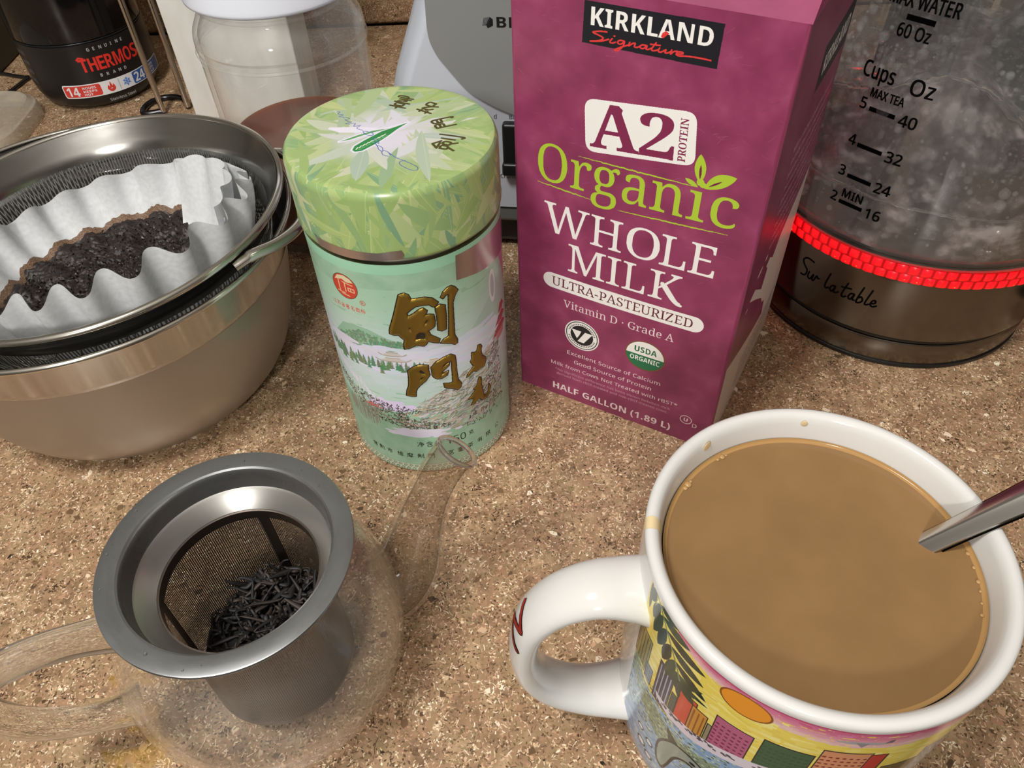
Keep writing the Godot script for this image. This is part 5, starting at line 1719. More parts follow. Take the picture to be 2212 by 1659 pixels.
func tea_infuser() -> void:
	var t := thing("tea_infuser", "stainless steel mesh basket infuser with a wide flat rim set in the glass teapot", "tea infuser", Vector3(-0.0872, 0, -0.1224))
	var rim := M("infuser_steel", C8(150, 152, 153), 0.34, 0.85)
	rim.roughness_texture = gray_tex(512, 256, 151, 0.02, 0.7, 1.0, 4)
	# flange, rolled inner step and sloping shelf down to the basket
	obj(t, "flange", lathe([0.0310, 0.0766, 0.0350, 0.0772, 0.0372, 0.0781, 0.0377, 0.0786, 0.0379, 0.0792, 0.0377, 0.0798, 0.0373, 0.0799, 0.0325, 0.0800, 0.0318, 0.0799, 0.0312, 0.0795, 0.0309, 0.0788, 0.0307, 0.0770, 0.0300, 0.0712, 0.0303, 0.0711, 0.0308, 0.0760], 160, 0.35), rim)
	obj(t, "shelf", lathe([0.0303, 0.0711, 0.0296, 0.0703, 0.0256, 0.0652, 0.0250, 0.0640, 0.0246, 0.0642, 0.0250, 0.0656, 0.0291, 0.0708, 0.0300, 0.0714], 160, 0.35), M("infuser_shelf_steel", C8(178, 176, 172), 0.34, 0.9))
	# etched basket wall: one sheet with rows of holes, two plain strips, plain bands top and bottom
	var n := 24
	var hole := Image.create(n, n, false, Image.FORMAT_RGBA8)
	for y in n:
		for x in n:
			var dd := Vector2(x + 0.5 - n / 2.0, y + 0.5 - n / 2.0).length()
			hole.set_pixel(x, y, Color(0.50, 0.46, 0.43, clampf((dd - n * 0.27) / 2.0 + 0.5, 0.0, 1.0)))
	var mesh := M("etched_mesh", Color.WHITE, 0.32, 0.9)
	mesh.albedo_texture = ImageTexture.create_from_image(hole)
	mesh.transparency = BaseMaterial3D.TRANSPARENCY_ALPHA_SCISSOR
	mesh.alpha_scissor_threshold = 0.5
	mesh.uv1_scale = Vector3(230, 72, 1)
	var bw := MB.new()
	grid_into(bw, 160, 4, func(u: float, v: float) -> Vector3:
		return ring_dir(TAU * u - PI) * lerpf(0.0252, 0.0246, v) + Vector3(0, lerpf(0.0100, 0.0618, v), 0), true)
	obj(t, "perforated_wall", bw.done(), mesh)
	var dark := steel("infuser_band_steel", C8(128, 118, 110), 0.34)
	obj(t, "top_band", lathe([0.0250, 0.0612, 0.0249, 0.0652, 0.0244, 0.0652, 0.0243, 0.0612], 128), dark)
	obj(t, "cup_bottom", lathe([0.0, 0.0070, 0.0235, 0.0070, 0.0250, 0.0078, 0.0254, 0.0090, 0.0253, 0.0108, 0.0249, 0.0108, 0.0248, 0.0092, 0.0235, 0.0082, 0.0, 0.0082], 128), dark)
	for a in [[176, 9.0], [-72, 9.0], [60, 8.0]]:
		var st := MB.new()
		grid_into(st, 8, 2, func(u: float, v: float) -> Vector3:
			return ring_dir(deg_to_rad(a[0] + a[1] * (u - 0.5))) * lerpf(0.02485, 0.02425, v) + Vector3(0, lerpf(0.0100, 0.0618, v), 0), false, true)
		obj(t, "plain_strip", st.done(), dark, "unperforated strip of the basket wall")
	# water droplets left on the rim and shelf
	var wet := glass_solid("water_drop", Color(1, 1, 1))
	wet.refraction_scale = 0.048
	var rs := RandomNumberGenerator.new()
	rs.seed = 33
	for i in 22:
		var a := deg_to_rad(rs.randf_range(-250, 60))
		var on_rim := i % 2 == 0
		var r := rs.randf_range(0.0330, 0.0370) if on_rim else rs.randf_range(0.0262, 0.0290)
		var y := 0.0799 if on_rim else 0.0652 + (r - 0.0256) * 1.3
		var s := rs.randf_range(0.00022, 0.00055)
		var db := MB.new()
		blob_into(db, Vector3.ZERO, Vector3(s, s * 0.6, s), 14, 8)
		obj(t, "water_droplet", db.done(), wet).position = ring_dir(a) * r + Vector3(0, y + s * 0.3, 0)
	# dry twisted black tea
	var tea := thing("tea_leaves", "dry twisted black tea leaves heaped in the mesh infuser basket", "tea leaves", Vector3(-0.0872, 0, -0.1224))
	tea.set_meta("kind", "stuff")
	var cols := [C8(30, 26, 25), C8(42, 35, 32), C8(22, 20, 20), C8(54, 44, 38), C8(35, 34, 36)]
	for c in 5:
		var lb := MB.new()
		for i in 130:
			var a := rs.randf() * TAU
			var rr := sqrt(rs.randf()) * 0.0215
			var q := ring_dir(a) * rr
			# heap is higher towards the right
			var y := 0.031 + 0.006 * (q.x / 0.022) - 0.003 * (q.z / 0.022) + rs.randf_range(-0.006, 0.0025)
			q += Vector3(0, y, 0)
			var dir := Vector3(rs.randfn(0, 1), rs.randfn(0, 0.35), rs.randfn(0, 1)).normalized()
			var bend := Vector3(rs.randfn(0, 1), rs.randfn(0, 0.6), rs.randfn(0, 1)).normalized()
			var l := rs.randf_range(0.0028, 0.0068)
			var pts := []
			for k in 5:
				var s := k / 4.0 - 0.5
				pts.append(q + dir * l * s * 1.6 + bend * l * (0.55 * sin(s * PI * rs.randf_range(0.8, 1.6)) + 0.3 * s * s * 4.0 - 0.15))
			var ok := true
			for p in pts:
				if Vector2(p.x, p.z).length() > 0.0236: ok = false
			if not ok: continue
			var th := rs.randf_range(0.00042, 0.00095)
			tube_into(lb, spline3(pts, 3), func(s: float) -> Vector2: return Vector2(th * 1.25, th * 0.7) * (0.35 + 0.65 * sin(PI * clampf(s, 0.04, 0.96))), 6)
		obj(tea, "leaf_heap", lb.done(), M("tea_%d" % c, cols[c], 0.55))
	obj(tea, "heap_core", lathe([0.0, 0.0085, 0.0240, 0.0085, 0.0240, 0.0215, 0.0170, 0.0260, 0.0, 0.0285], 48), M("tea_2", cols[2], 0.6))

# ======================= mug, coffee, spoon =======================
func mug_image() -> Image:
	var r := RandomNumberGenerator.new()
	r.seed = 77
	var w := 275.8
	var h := 115.0
	var D := w / 360.0
	var im := Image.create(2048, 1024, false, Image.FORMAT_RGB8)
	im.fill(C8(232, 231, 229))
	var cv := Canvas.new(im, -180.0 * D, 0, w, h)
	var P := func(a: Array) -> PackedVector2Array:
		var o := PackedVector2Array()
		for i in range(0, a.size(), 2):
			o.append(Vector2(a[i] * D, a[i + 1]))
		return o
	# printed field starts beside the handle and runs round to the other side
	var x0 := -82.0
	var x1 := 256.0 - 360.0 + 184.0
	cv.fill(polygon(P.call([x0, 4, x1, 4, x1, 113.0, x0, 113.0])), C8(238, 214, 96))
	# yellow sky with brushed streaks
	for i in 900:
		var x := r.randf_range(x0 + 2, x1 - 8)
		var y := r.randf_range(78, 110)
		cv.fill(stroke(P.call([x, y, x + r.randf_range(2, 7), y + r.randfn(0, 0.5)]), r.randf_range(0.5, 1.6)), [C8(240, 220, 110), C8(244, 230, 140), C8(232, 206, 92), C8(240, 224, 126)][r.randi() % 4])
	# rose cloud band under the rim
	for i in 1100:
		var x := r.randf_range(-64, x1 - 6)
		var lo := 106.5 - 2.5 * sin((x + 40) * 0.05)
		var t := r.randf()
		var y := lerpf(lo, 112.6, t)
		var c := C8(240, 214, 190).lerp(C8(206, 92, 132), clampf(t * 1.5 - 0.1, 0, 1)).lerp(C8(222, 150, 186), r.randf() * 0.5)
		cv.fill(stroke(P.call([x, y, x + r.randf_range(1.5, 6), y + r.randfn(0, 0.25)]), r.randf_range(0.4, 1.1)), c)
	cv.fill(polygon(P.call([-66, 111.4, x1, 111.4, x1, 113.0, -66, 113.0])), C8(190, 74, 112))
	# sea
	cv.fill(polygon(P.call([x0, 4, x1, 4, x1, 70, -20, 76, -40, 74, -60, 69, -74, 70, x0, 74])), C8(140, 168, 204))
	for i in 1500:
		var x := r.randf_range(x0, x1 - 6)
		var y := r.randf_range(4, 70)
		cv.fill(stroke(P.call([x, y, x + r.randf_range(2, 6), y + r.randfn(0, 1.2)]), r.randf_range(0.6, 1.8)), [C8(150, 178, 210), C8(166, 188, 206), C8(132, 160, 190), C8(176, 196, 200)][r.randi() % 4])
	# green shore band with stipple
	cv.fill(polygon(P.call([x0, 77, -78, 74, -70, 68, -62, 66, -52, 64, -40, 66, -20, 72, -20, 66, -36, 58, -56, 50, -70, 58, x0, 66])), C8(138, 152, 128))
	for i in 900:
		var x := r.randf_range(x0, -18)
		var y := r.randf_range(48, 76)
		cv.fill(polygon(ellipse(Vector2(x * D, y), 0.5, 0.35, 6)), [C8(80, 96, 80), C8(176, 190, 150), C8(110, 124, 106), C8(204, 210, 180)][r.randi() % 4])
	# tall blocks along the shore: [left, right, foot, top, colour, window colour]
	var blocks := [[-82, -73, 74, 91, C8(150, 140, 70), C8(96, 86, 54)], [-73, -69.5, 72, 80, C8(120, 124, 128), C8(80, 84, 90)], [-67, -60, 70, 91, C8(62, 62, 76), C8(170, 172, 196)], [-59, -53, 70, 84, C8(76, 84, 72), C8(60, 66, 58)], [-56.5, -50, 72, 90.5, C8(206, 78, 58), C8(206, 78, 58)], [-51, -45.6, 73, 88.5, C8(208, 146, 66), C8(150, 100, 52)], [-44.6, -42, 74, 86, C8(150, 140, 110), C8(150, 140, 110)], [-43, -31.5, 76, 93.5, C8(184, 98, 130), C8(120, 52, 80)], [-28.5, -14.5, 76, 95.5, C8(70, 98, 66), C8(62, 88, 58)], [-13, 0.5, 70, 100, C8(218, 150, 110), C8(140, 60, 48)], [0.5, 5, 70, 99, C8(196, 58, 50), C8(196, 58, 50)], [7, 18, 70, 90, C8(118, 100, 56), C8(90, 76, 44)], [19, 30, 70, 96, C8(150, 160, 166), C8(110, 122, 132)], [32, 44, 70, 92, C8(190, 120, 80), C8(120, 70, 50)], [48, 62, 70, 98, C8(88, 110, 90), C8(70, 90, 74)]]
	for b in blocks:
		cv.fill(polygon(P.call([b[0] - 0.4, b[2], b[1] + 0.4, b[2], b[1] + 0.4, b[3] + 0.5, b[0] - 0.4, b[3] + 0.5])), C8(52, 46, 40))
		cv.fill(polygon(P.call([b[0], b[2], b[1], b[2], b[1], b[3], b[0], b[3]])), b[4])
		var nx := maxi(int((b[1] - b[0]) / 1.7), 1)
		for i in nx:
			var x: float = lerpf(b[0], b[1], (i + 0.5) / nx)
			if b[5] == C8(170, 172, 196) or b[5] == C8(150, 100, 52) or b[5] == C8(96, 86, 54):
				cv.fill(stroke(P.call([x, b[2] + 1, x, b[3] - 1.2]), 0.45), b[5])
			else:
				var y: float = b[2] + 1.5
				while y < b[3] - 1.5:
					cv.fill(stroke(P.call([x - 0.35, y, x + 0.35, y]), 0.8), b[5])
					y += 2.1
	# long pale bridge sweeping down
	cv.fill(polygon(P.call([-66, 74.5, -60, 74, -48, 75.5, -34, 79.5, -20, 82, -8, 84, -8, 80.5, -20, 77.5, -34, 74, -48, 70.5, -58, 70, -65, 72.5])), C8(222, 210, 222))
	for i in 70:
		var t := r.randf()
		var x := lerpf(-62, -10, t)
		var y := lerpf(72.5, 82, pow(t, 1.2)) + r.randf_range(-0.8, 1.0)
		cv.fill(polygon(ellipse(Vector2(x * D, y), 0.6, 0.4, 6)), C8(90, 80, 88))
	# orange sun with a brown edge
	var sc := Vector2(-37.4 * D, 106.0)
	cv.fill(polygon(ellipse(sc, 6.3, 4.7, 40)), C8(140, 84, 34))
	cv.fill(polygon(ellipse(sc, 5.8, 4.25, 40)), C8(234, 152, 44))
	# little aeroplane
	cv.fill(polygon(ellipse(Vector2(-5.0 * D, 106.4), 5.6, 0.8, 20)), C8(176, 168, 172))
	cv.fill(polygon(P.call([-7, 106.6, -3, 106.4, -4.5, 104.0])), C8(150, 140, 146))
	cv.fill(polygon(P.call([1.0, 106.6, 3.2, 106.6, 3.4, 108.6, 2.2, 108.2])), C8(120, 104, 112))
	# palm fronds hanging over the shore
	var stem := spline(P.call([-78.8, 113.4, -74, 110.4, -70, 107.2, -65, 102.4, -60.5, 97.0, -58, 92.6]), 6)
	var green := [C8(40, 58, 44), C8(52, 72, 52), C8(34, 48, 40)]
	for i in range(2, stem.size(), 4):
		var t := float(i) / stem.size()
		var tn := (stem[mini(i + 1, stem.size() - 1)] - stem[i - 1]).normalized()
		for s in [-1.0, 1.0]:
			var dir := tn.rotated(s * lerpf(1.15, 0.5, t))
			var l := (6.0 + 6.5 * sin(PI * minf(t * 1.1, 1.0))) * r.randf_range(0.85, 1.15)
			cv.fill(polygon(leaf_shape(stem[i], stem[i] + dir * l, 1.7)), green[r.randi() % 3])
	for q in [[-58, 92, -49.5, 97.6], [-58.5, 92, -52, 89.8], [-58.8, 91.6, -56.6, 84.4], [-60, 92.6, -46.6, 93.0], [-80.5, 113, -79.6, 101.0]]:
		cv.fill(polygon(leaf_shape(Vector2(q[0] * D, q[1]), Vector2(q[2] * D, q[3]), 0.9)), green[0])
	cv.fill(stroke(stem, 0.6), C8(112, 138, 92))
	# grey leaping fish and lettering outline in the water
	cv.fill(polygon(spline(P.call([-58, 40, -59, 50, -56, 57, -51, 60.5, -45, 61, -38, 58, -40, 54, -46, 55, -50, 51, -52, 42, -54, 36]), 5, true)), C8(46, 50, 50))
	cv.fill(polygon(spline(P.call([-57.2, 41, -58, 50, -55, 56.4, -51, 59.6, -45, 60, -39.6, 57.8, -41, 55.2, -46, 56, -51, 51.6, -53, 42, -54.4, 38]), 5, true)), C8(150, 160, 150))
	cv.fill(polygon(P.call([-55, 58, -57, 65, -50, 60])), C8(58, 64, 62))
	cv.fill(polygon(ellipse(Vector2(-44.0 * D, 57.4), 1.0, 0.8, 12)), C8(28, 28, 28))
	for q in [[-66, 36, 2.0, 4.4], [-62, 42, 1.6, 3.6], [-68, 44, 1.5, 3.2], [-61, 33, 1.8, 4.0]]:
		var c := Vector2(q[0] * D, q[1])
		cv.fill(polygon(ellipse(c, q[2], q[3] * 0.5, 16, 0.6)), C8(40, 44, 52))
		cv.fill(polygon(ellipse(c, q[2] * 0.7, q[3] * 0.34, 16, 0.6)), C8(226, 230, 234))
	return im

func coffee_mug() -> void:
	var at := Vector3(0.0746, 0, -0.0965)
	var t := thing("coffee_mug", "large white souvenir mug printed with a sunny city shore, full of milky coffee", "mug", at)
	var glaze := M("white_glaze", C8(218, 217, 214), 0.10)
	glaze.metallic_specular = 0.55
	var pr := textured("mug_print", mug_image(), 0.10)
	pr.metallic_specular = 0.55
	var r := 0.0437
	var ob := MB.new()
	lathe_into(ob, spline(P2([0.0300, 0.0008, 0.0315, 0.0004, 0.0338, 0.0022, 0.0378, 0.0075, 0.0420, 0.0170, 0.0440, 0.0300, 0.0442, 0.0560, 0.0438, 0.0920, 0.0436, 0.1080, 0.0436, 0.1120]), 5), 192, 0.9, Vector2(0.0, 0.115))
	obj(t, "printed_wall", ob.done(), pr)
	obj(t, "rim", lathe([0.0436, 0.1120, 0.0437, 0.1133, 0.04345, 0.1144, 0.0427, 0.1150, 0.0417, 0.1151, 0.0408, 0.1147, 0.0401, 0.1137, 0.0396, 0.1122, 0.0388, 0.1080, 0.0384, 0.1040, 0.0384, 0.0200, 0.0360, 0.0090, 0.0300, 0.0065, 0.0, 0.0060], 192, 0.9), glaze)
	obj(t, "foot", lathe([0.0, 0.0030, 0.0280, 0.0030, 0.0290, 0.0004, 0.0302, 0.0006], 96), glaze)
	# handle: a flat oval band
	var hm := func(x: float, y: float, z := 0.0) -> Vector3: return Vector3(-x * 0.001, y * 0.001, z)
	var hp := spline3([hm.call(40.5, 94.5), hm.call(47, 96.4), hm.call(56, 96.6), hm.call(65, 91.5), hm.call(71.6, 81.5), hm.call(74.2, 68), hm.call(74.0, 56), hm.call(71.0, 45), hm.call(65.0, 36.5), hm.call(56.0, 31.0), hm.call(47.5, 29.8), hm.call(40.5, 30.4)], 10)
	obj(t, "handle", tube(hp, func(s: float) -> Vector2:
		var e := pow(absf(2 * s - 1), 5.0)
		return Vector2(0.0076 + 0.0030 * e, 0.0043 + 0.0016 * e), 36, false, true, Vector3(0, 0, 1).cross(Vector3.UP)), glaze, "white loop handle")
	# red hand-painted letters on the handle
	var red := M("handle_print", C8(150, 44, 36), 0.2)
	var edge := M("handle_print_edge", C8(60, 24, 22), 0.2)
	var on := func(x: float, y: float, out: float) -> Vector3:
		# x along the width of the band, y along its outer back counted down from the top, mm
		var s := clampf((y + 62.0) / 130.0, 0.0, 1.0) * (hp.size() - 1)
		var i := int(s)
		var f := s - i
		var p := hp[i].lerp(hp[mini(i + 1, hp.size() - 1)], f)
		var tn := (hp[mini(i + 1, hp.size() - 1)] - hp[maxi(i - 1, 0)]).normalized()
		var nn := Vector3(tn.y, -tn.x, 0)
		if nn.dot(Vector3(-1, 0, 0)) < -0.2: nn = -nn
		var k := clampf(x / 7.6, -0.98, 0.98)
		return p + Vector3(0, 0, x * 0.001) + nn * (0.0043 * sqrt(1.0 - k * k) + 0.00022 + out)
	var m1 := PackedVector2Array()
	var m2 := PackedVector2Array()
	var strokes := ["10 10 1 6.4 8.6 3.8 0.4 0"]
	for q in strokes:
		var a := fine_glyph(q, -3.6, -18.5, 9.4, 10.5, 1.7)
		var c := fine_glyph(q, -3.6, -18.5, 9.4, 10.5, 1.1)
		m1.append_array(a); m2.append_array(c)
	m1.append_array(fine_glyph("0 0 5 5 10 10", -4.5, -5.0, 5.0, 3.4, 1.7))
	m2.append_array(fine_glyph("0 0 5 5 10 10", -4.5, -5.0, 5.0, 3.4, 1.1))
	var on_up := func(x: float, y: float, out: float) -> Vector3: return on.call(x, y, out + 0.00006)
	obj(t, "painted_letter", marks(m1, on), edge)
	obj(t, "painted_letter", marks(m2, on_up), red, "red painted letter")
	# drip stain on the rim beside the handle and two small drips inside
	var st := M("drip_stain", C8(226, 204, 160), 0.3)
	var sb := MB.new()
	grid_into(sb, 12, 10, func(u: float, v: float) -> Vector3:
		var a := deg_to_rad(-100.5 + 5.0 * (u - 0.5) * (1.0 - 0.35 * absf(v - 0.5)))
		var q := P2([0.0438, 0.1128, 0.0436, 0.1143, 0.0428, 0.11515, 0.0417, 0.11525, 0.0406, 0.1147, 0.0398, 0.1132, 0.0394, 0.1118])
		var s := v * 5.99
		var p: Vector2 = q[int(s)].lerp(q[int(s) + 1], s - int(s))
		return ring_dir(a) * p.x + Vector3(0, p.y, 0), false, true)
	obj(t, "coffee_drip", sb.done(), st, "pale coffee stain on the rim")
	for s in [[-146.0, 0.1125, 0.0014], [171.0, 0.1128, 0.0009]]:
		var db := MB.new()
		blob_into(db, Vector3.ZERO, Vector3(s[2], s[2] * 1.2, 0.00018), 12, 8)
		var o := obj(t, "coffee_drip", db.done(), st)
		o.transform = Transform3D(Basis(Vector3.UP, deg_to_rad(s[0])), ring_dir(deg_to_rad(s[0])) * 0.0394 + Vector3(0, s[1], 0))
	# the coffee
	var c := thing("milky_coffee", "light brown milky coffee filling the printed mug nearly to its rim", "coffee", at)
	var milk := textured("milky_coffee", ramp_image(512, 512, 161, 0.006, [[0.0, C8(134, 104, 68)], [0.5, C8(139, 108, 71)], [1.0, C8(145, 113, 76)]], 3), 0.10)
	milk.metallic_specular = 0.4
	var cs := MB.new()
	lathe_into(cs, P2([0.0384, 0.0300, 0.0384, 0.1066, 0.0378, 0.1066, 0.0372, 0.1065, 0.0, 0.1065]), 160, 0.9)
	for i in cs.v.size():
		cs.uv[i] = Vector2(cs.v[i].x, cs.v[i].z) * 12.0
	obj(c, "surface", cs.done(), milk)
	obj(c, "meniscus", lathe([0.0385, 0.1074, 0.0383, 0.1069, 0.0380, 0.10668, 0.0374, 0.10656], 160, 1.2), M("coffee_edge", C8(172, 134, 84), 0.12), "paler foamy edge where the coffee meets the mug")
	var foam := M("coffee_foam", C8(176, 140, 92), 0.15)
	var rs := RandomNumberGenerator.new()
	rs.seed = 8
	for s in [[-153.0, 0.00075], [-150.5, 0.0005], [-155.0, 0.0004], [-131.0, 0.0010], [-128.8, 0.0007], [-133.0, 0.0005], [78.0, 0.0006], [84.0, 0.0005], [74.0, 0.0004], [90.0, 0.0006], [69.0, 0.0004], [64.0, 0.0005]]:
		var bb := MB.new()
		blob_into(bb, Vector3.ZERO, Vector3(s[1], s[1] * 0.6, s[1]), 14, 8)
		obj(c, "foam_bubble", bb.done(), foam).position = ring_dir(deg_to_rad(s[0])) * 0.0372 + Vector3(0, 0.1067, 0)

func teaspoon() -> void:
	var t := thing("teaspoon", "stainless steel teaspoon with a ridged handle standing in the mug of coffee", "spoon")
	var sm := steel("spoon_steel", C8(206, 202, 196), 0.2)
	# the handle runs from inside the coffee over the rim towards the right
	var a := Vector3(0.1047, 0.1065, -0.1004)
	var d := Vector3(0.0165, 0.0160, -0.0012).normalized()
	var side := d.cross(Vector3.UP).normalized()
	var up := side.cross(d).normalized()
	var b := MB.new()
	grid_into(b, 28, 40, func(u: float, v: float) -> Vector3:
		var s := lerpf(-0.030, 0.105, v)
		var w := lerpf(0.0032, 0.0080, smoothstep(0.0, 0.10, s)) * (1.0 if v < 0.96 else sqrt(maxf(1.0 - pow((v - 0.96) / 0.04, 2.0), 0.0)))
		var q := u * 2.0
		var top := q <= 1.0
		var x := (1.0 - 2.0 * q) if top else (2.0 * (q - 1.0) - 1.0)
		var ridge := 0.0019 * (1.0 - pow(absf(x), 1.3))
		var y := ridge + 0.0007 if top else ridge * 0.5 - 0.0007
		return a + d * s + side * x * w + up * (y - 0.03 * 0.0), true)
	obj(t, "handle", b.done(), sm, "tapering ridged handle")
	var bw := MB.new()
	var tip := a - d * 0.030
	var down := Vector3(d.x * 0.5, d.y, d.z * 0.5).normalized()
	grid_into(bw, 28, 16, func(u: float, v: float) -> Vector3:
		var l := lerpf(0.0, 0.036, v)
		var w := 0.0026 + 0.0085 * sin(PI * pow(v, 0.8))
		var an := TAU * u
		return tip - down * l + side * cos(an) * w + up * sin(an) * 0.0009, true)
	obj(t, "bowl", bw.done(), sm)

func fine_glyph(code: String, x: float, y: float, sx: float, sy: float, w: float) -> PackedVector2Array:
	var f := code.split_floats(" ", false)
	var p := PackedVector2Array()
	for i in range(0, f.size() - 3, 2):
		for k in 12:
			p.append(Vector2(x, y) + Vector2(lerpf(f[i], f[i + 2], k / 12.0) * sx / 10, lerpf(f[i + 1], f[i + 3], k / 12.0) * sy / 10))
	p.append(Vector2(x + f[f.size() - 2] * sx / 10, y + f[f.size() - 1] * sy / 10))
	return stroke(p, w)

# ======================= things at the back =======================
func toaster() -> void:
	var t := thing("toaster", "pale grey two-slice toaster with a silver front panel and black lever button", "toaster", Vector3(0, 0, -0.360))
	var ang := deg_to_rad(9.0)
	t.basis = Basis(Vector3(cos(ang), 0, sin(ang)), Vector3.UP, Vector3(-sin(ang), 0, cos(ang)))
	# own axes: x along the front in metres, z out of the front; the middle of the front is at x = 0.030
	var shell := M("toaster_shell", C8(196, 202, 212), 0.3)
	var silver := M("toaster_panel", C8(150, 152, 152), 0.34, 0.25)
	var black := M("toaster_black", C8(22, 23, 25), 0.35)
	var right := P2([0.0, 187, 30, 186, 50, 181, 60, 170, 66, 152, 72.5, 134, 79, 118, 84.5, 103, 88.5, 84, 91, 60, 91.5, 36.5])
	var rs := spline(right, 4)
	var outline := PackedVector2Array()
	for i in range(rs.size() - 1, -1, -1):
		outline.append(Vector2(30 + rs[i].x, rs[i].y))
	for i in range(1, rs.size()):
		outline.append(Vector2(30 - rs[i].x, rs[i].y))
	var b := MB.new()
	var deep := 0.27
	var cen := Vector2(30, 90)
	var sec := func(z: float) -> float:      # how far the outline is drawn in near the front and back
		var e := minf(z, deep - z)
		return 0.0 if e > 0.010 else 0.010 - sqrt(maxf(0.0001 - pow(0.010 - e, 2.0), 0.0))
	var zs := [0.0, 0.0004, 0.0012, 0.0026, 0.0045, 0.007, 0.010, deep - 0.010, deep - 0.004, deep - 0.001, deep]
	var first := b.v.size()
	for z in zs:
		var inset: float = sec.call(z)
		for i in outline.size():
			var q := outline[i]
			var tn := (outline[mini(i + 1, outline.size() - 1)] - outline[maxi(i - 1, 0)]).normalized()
			var nn := Vector2(tn.y, -tn.x)
			var q2 := q - nn * inset * 1000.0
			if i == 0 or i == outline.size() - 1: q2.y = q.y
			var f := inset / 0.010
			var zz := 1.0 if z < deep / 2 else -1.0
			b.add(Vector3(q2.x * 0.001, q2.y * 0.001, -z), (Vector3(nn.x, nn.y, 0) * sqrt(maxf(1 - f * f, 0.0)) + Vector3(0, 0, zz * f)).normalized())
	for j in zs.size() - 1:
		for i in outline.size() - 1:
			var p := first + j * outline.size() + i
			b.quad(p, p + 1, p + outline.size() + 1, p + outline.size())
	for e in [0, zs.size() - 1]:
		var poly := PackedVector2Array()
		for i in outline.size():
			var v := b.v[first + e * outline.size() + i]
			poly.append(Vector2(v.x, v.y))
		var nn := Vector3(0, 0, 1 if e == 0 else -1)
		var ids := []
		for i in outline.size():
			ids.append(b.add(b.v[first + e * outline.size() + i], nn))
		var tr := Geometry2D.triangulate_polygon(poly)
		for i in range(0, tr.size(), 3):
			b.tri(ids[tr[i]], ids[tr[i + 1]], ids[tr[i + 2]])
	obj(t, "shell", b.done(), shell)
	# silver tongue-shaped panel set on the front
	var pr := spline(P2([61.8, 180, 62.2, 146, 62.4, 130, 60.0, 121.5, 55.5, 115.0, 46, 103.5, 36, 97.0, 26, 92.4, 13, 88.6, 0, 87.4]), 5)
	var panel := PackedVector2Array()
	for i in pr.size():
		panel.append(Vector2(30 + pr[i].x, pr[i].y))
	for i in range(pr.size() - 2, -1, -1):
		panel.append(Vector2(30 - pr[i].x, pr[i].y))
	var pb := MB.new()
	plate_into(pb, panel, func(x: float, y: float, o: float) -> Vector3: return Vector3(x * 0.001, y * 0.001, o - 0.0002), 0.0016)
	obj(t, "front_panel", pb.done(), silver, "silver front panel")
	var flat := func(x: float, y: float, o: float) -> Vector3: return Vector3(x * 0.001, y * 0.001, 0.00155 + o)
	var flat0 := func(x: float, y: float, o: float) -> Vector3: return Vector3(x * 0.001, y * 0.001, 0.0002 + o)
	var ink := M("toaster_ink", C8(20, 20, 22), 0.4)
	obj(t, "brand_mark", marks(text("BLACK+DECKER", "sans_bold", 0.2, 133.6, 4.7, 64.0), flat), ink, "black lettering BLACK+DECKER")
	var hexm := PackedVector2Array()
	var hc := Vector2(-3.8, 135.9)
	var hexa := polygon(P2([hc.x - 0.2, hc.y - 2.7, hc.x + 2.3, hc.y - 1.5, hc.x + 2.3, hc.y + 1.3, hc.x + 0.9, hc.y + 2.4, hc.x - 0.9, hc.y - 1.2]))
	obj(t, "brand_mark", marks(hexa, flat), ink, "black half of the hexagon logo")
	for i in 5:
		hexm.append_array(stroke(P2([hc.x - 2.4 + 0.62 * i, hc.y - 1.6 + 0.1 * i, hc.x - 1.6 + 0.62 * i, hc.y + 1.9 + 0.12 * i]), 0.34))
	obj(t, "brand_mark", marks(hexm, flat), M("toaster_ink_grey", C8(74, 76, 80), 0.4), "grey striped half of the hexagon logo")
	# buttons under the panel with their words
	for k in 2:
		var kb := MB.new()
		kb.rbox(Vector3(0.0008 + 0.0215 * k, 0.0605, -0.002), Vector3(0.0148 + 0.0215 * k, 0.0872, 0.0042), 0.0018, 4)
		obj(t, "lever_button", kb.done(), black)
		var kl := MB.new()
		kl.rbox(Vector3(0.0004 + 0.0215 * k, 0.0588, 0.0), Vector3(0.0152 + 0.0215 * k, 0.0660, 0.0060), 0.0015, 3)
		obj(t, "button_ledge", kl.done(), black)
	var words := PackedVector2Array()
	words.append_array(text("Frozen", "sans", -16.0, 88.4, 2.2, 8.4))
	words.append_array(text("d", "sans", -3.4, 88.4, 2.2))
	words.append_array(text("Bagel", "sans", 4.4, 88.4, 2.2, 7.0))
	words.append_array(text("Crumb Tray", "sans", -1.4, 54.6, 2.3, 16.5))
	obj(t, "button_words", marks(words, flat0), M("toaster_ink_grey", C8(74, 76, 80), 0.4))
	# base
	var tb := MB.new()
	tb.rbox(Vector3(-0.0600, 0.0255, -deep + 0.001), Vector3(0.1200, 0.0368, -0.0012), 0.003, 3)
	obj(t, "base_trim", tb.done(), M("toaster_trim", C8(104, 106, 104), 0.4))
	var kb2 := MB.new()
	kb2.rbox(Vector3(-0.050, 0.004, -deep + 0.01), Vector3(0.110, 0.027, -0.012), 0.004, 3)
	obj(t, "base", kb2.done(), black)
	for x in [-0.040, 0.100]:
		for z in [-0.030, -0.24]:
			obj(t, "foot", lathe([0.0, 0.0, 0.008, 0.0, 0.009, 0.001, 0.009, 0.006, 0.0, 0.006], 24), black).position = Vector3(x, 0, z)

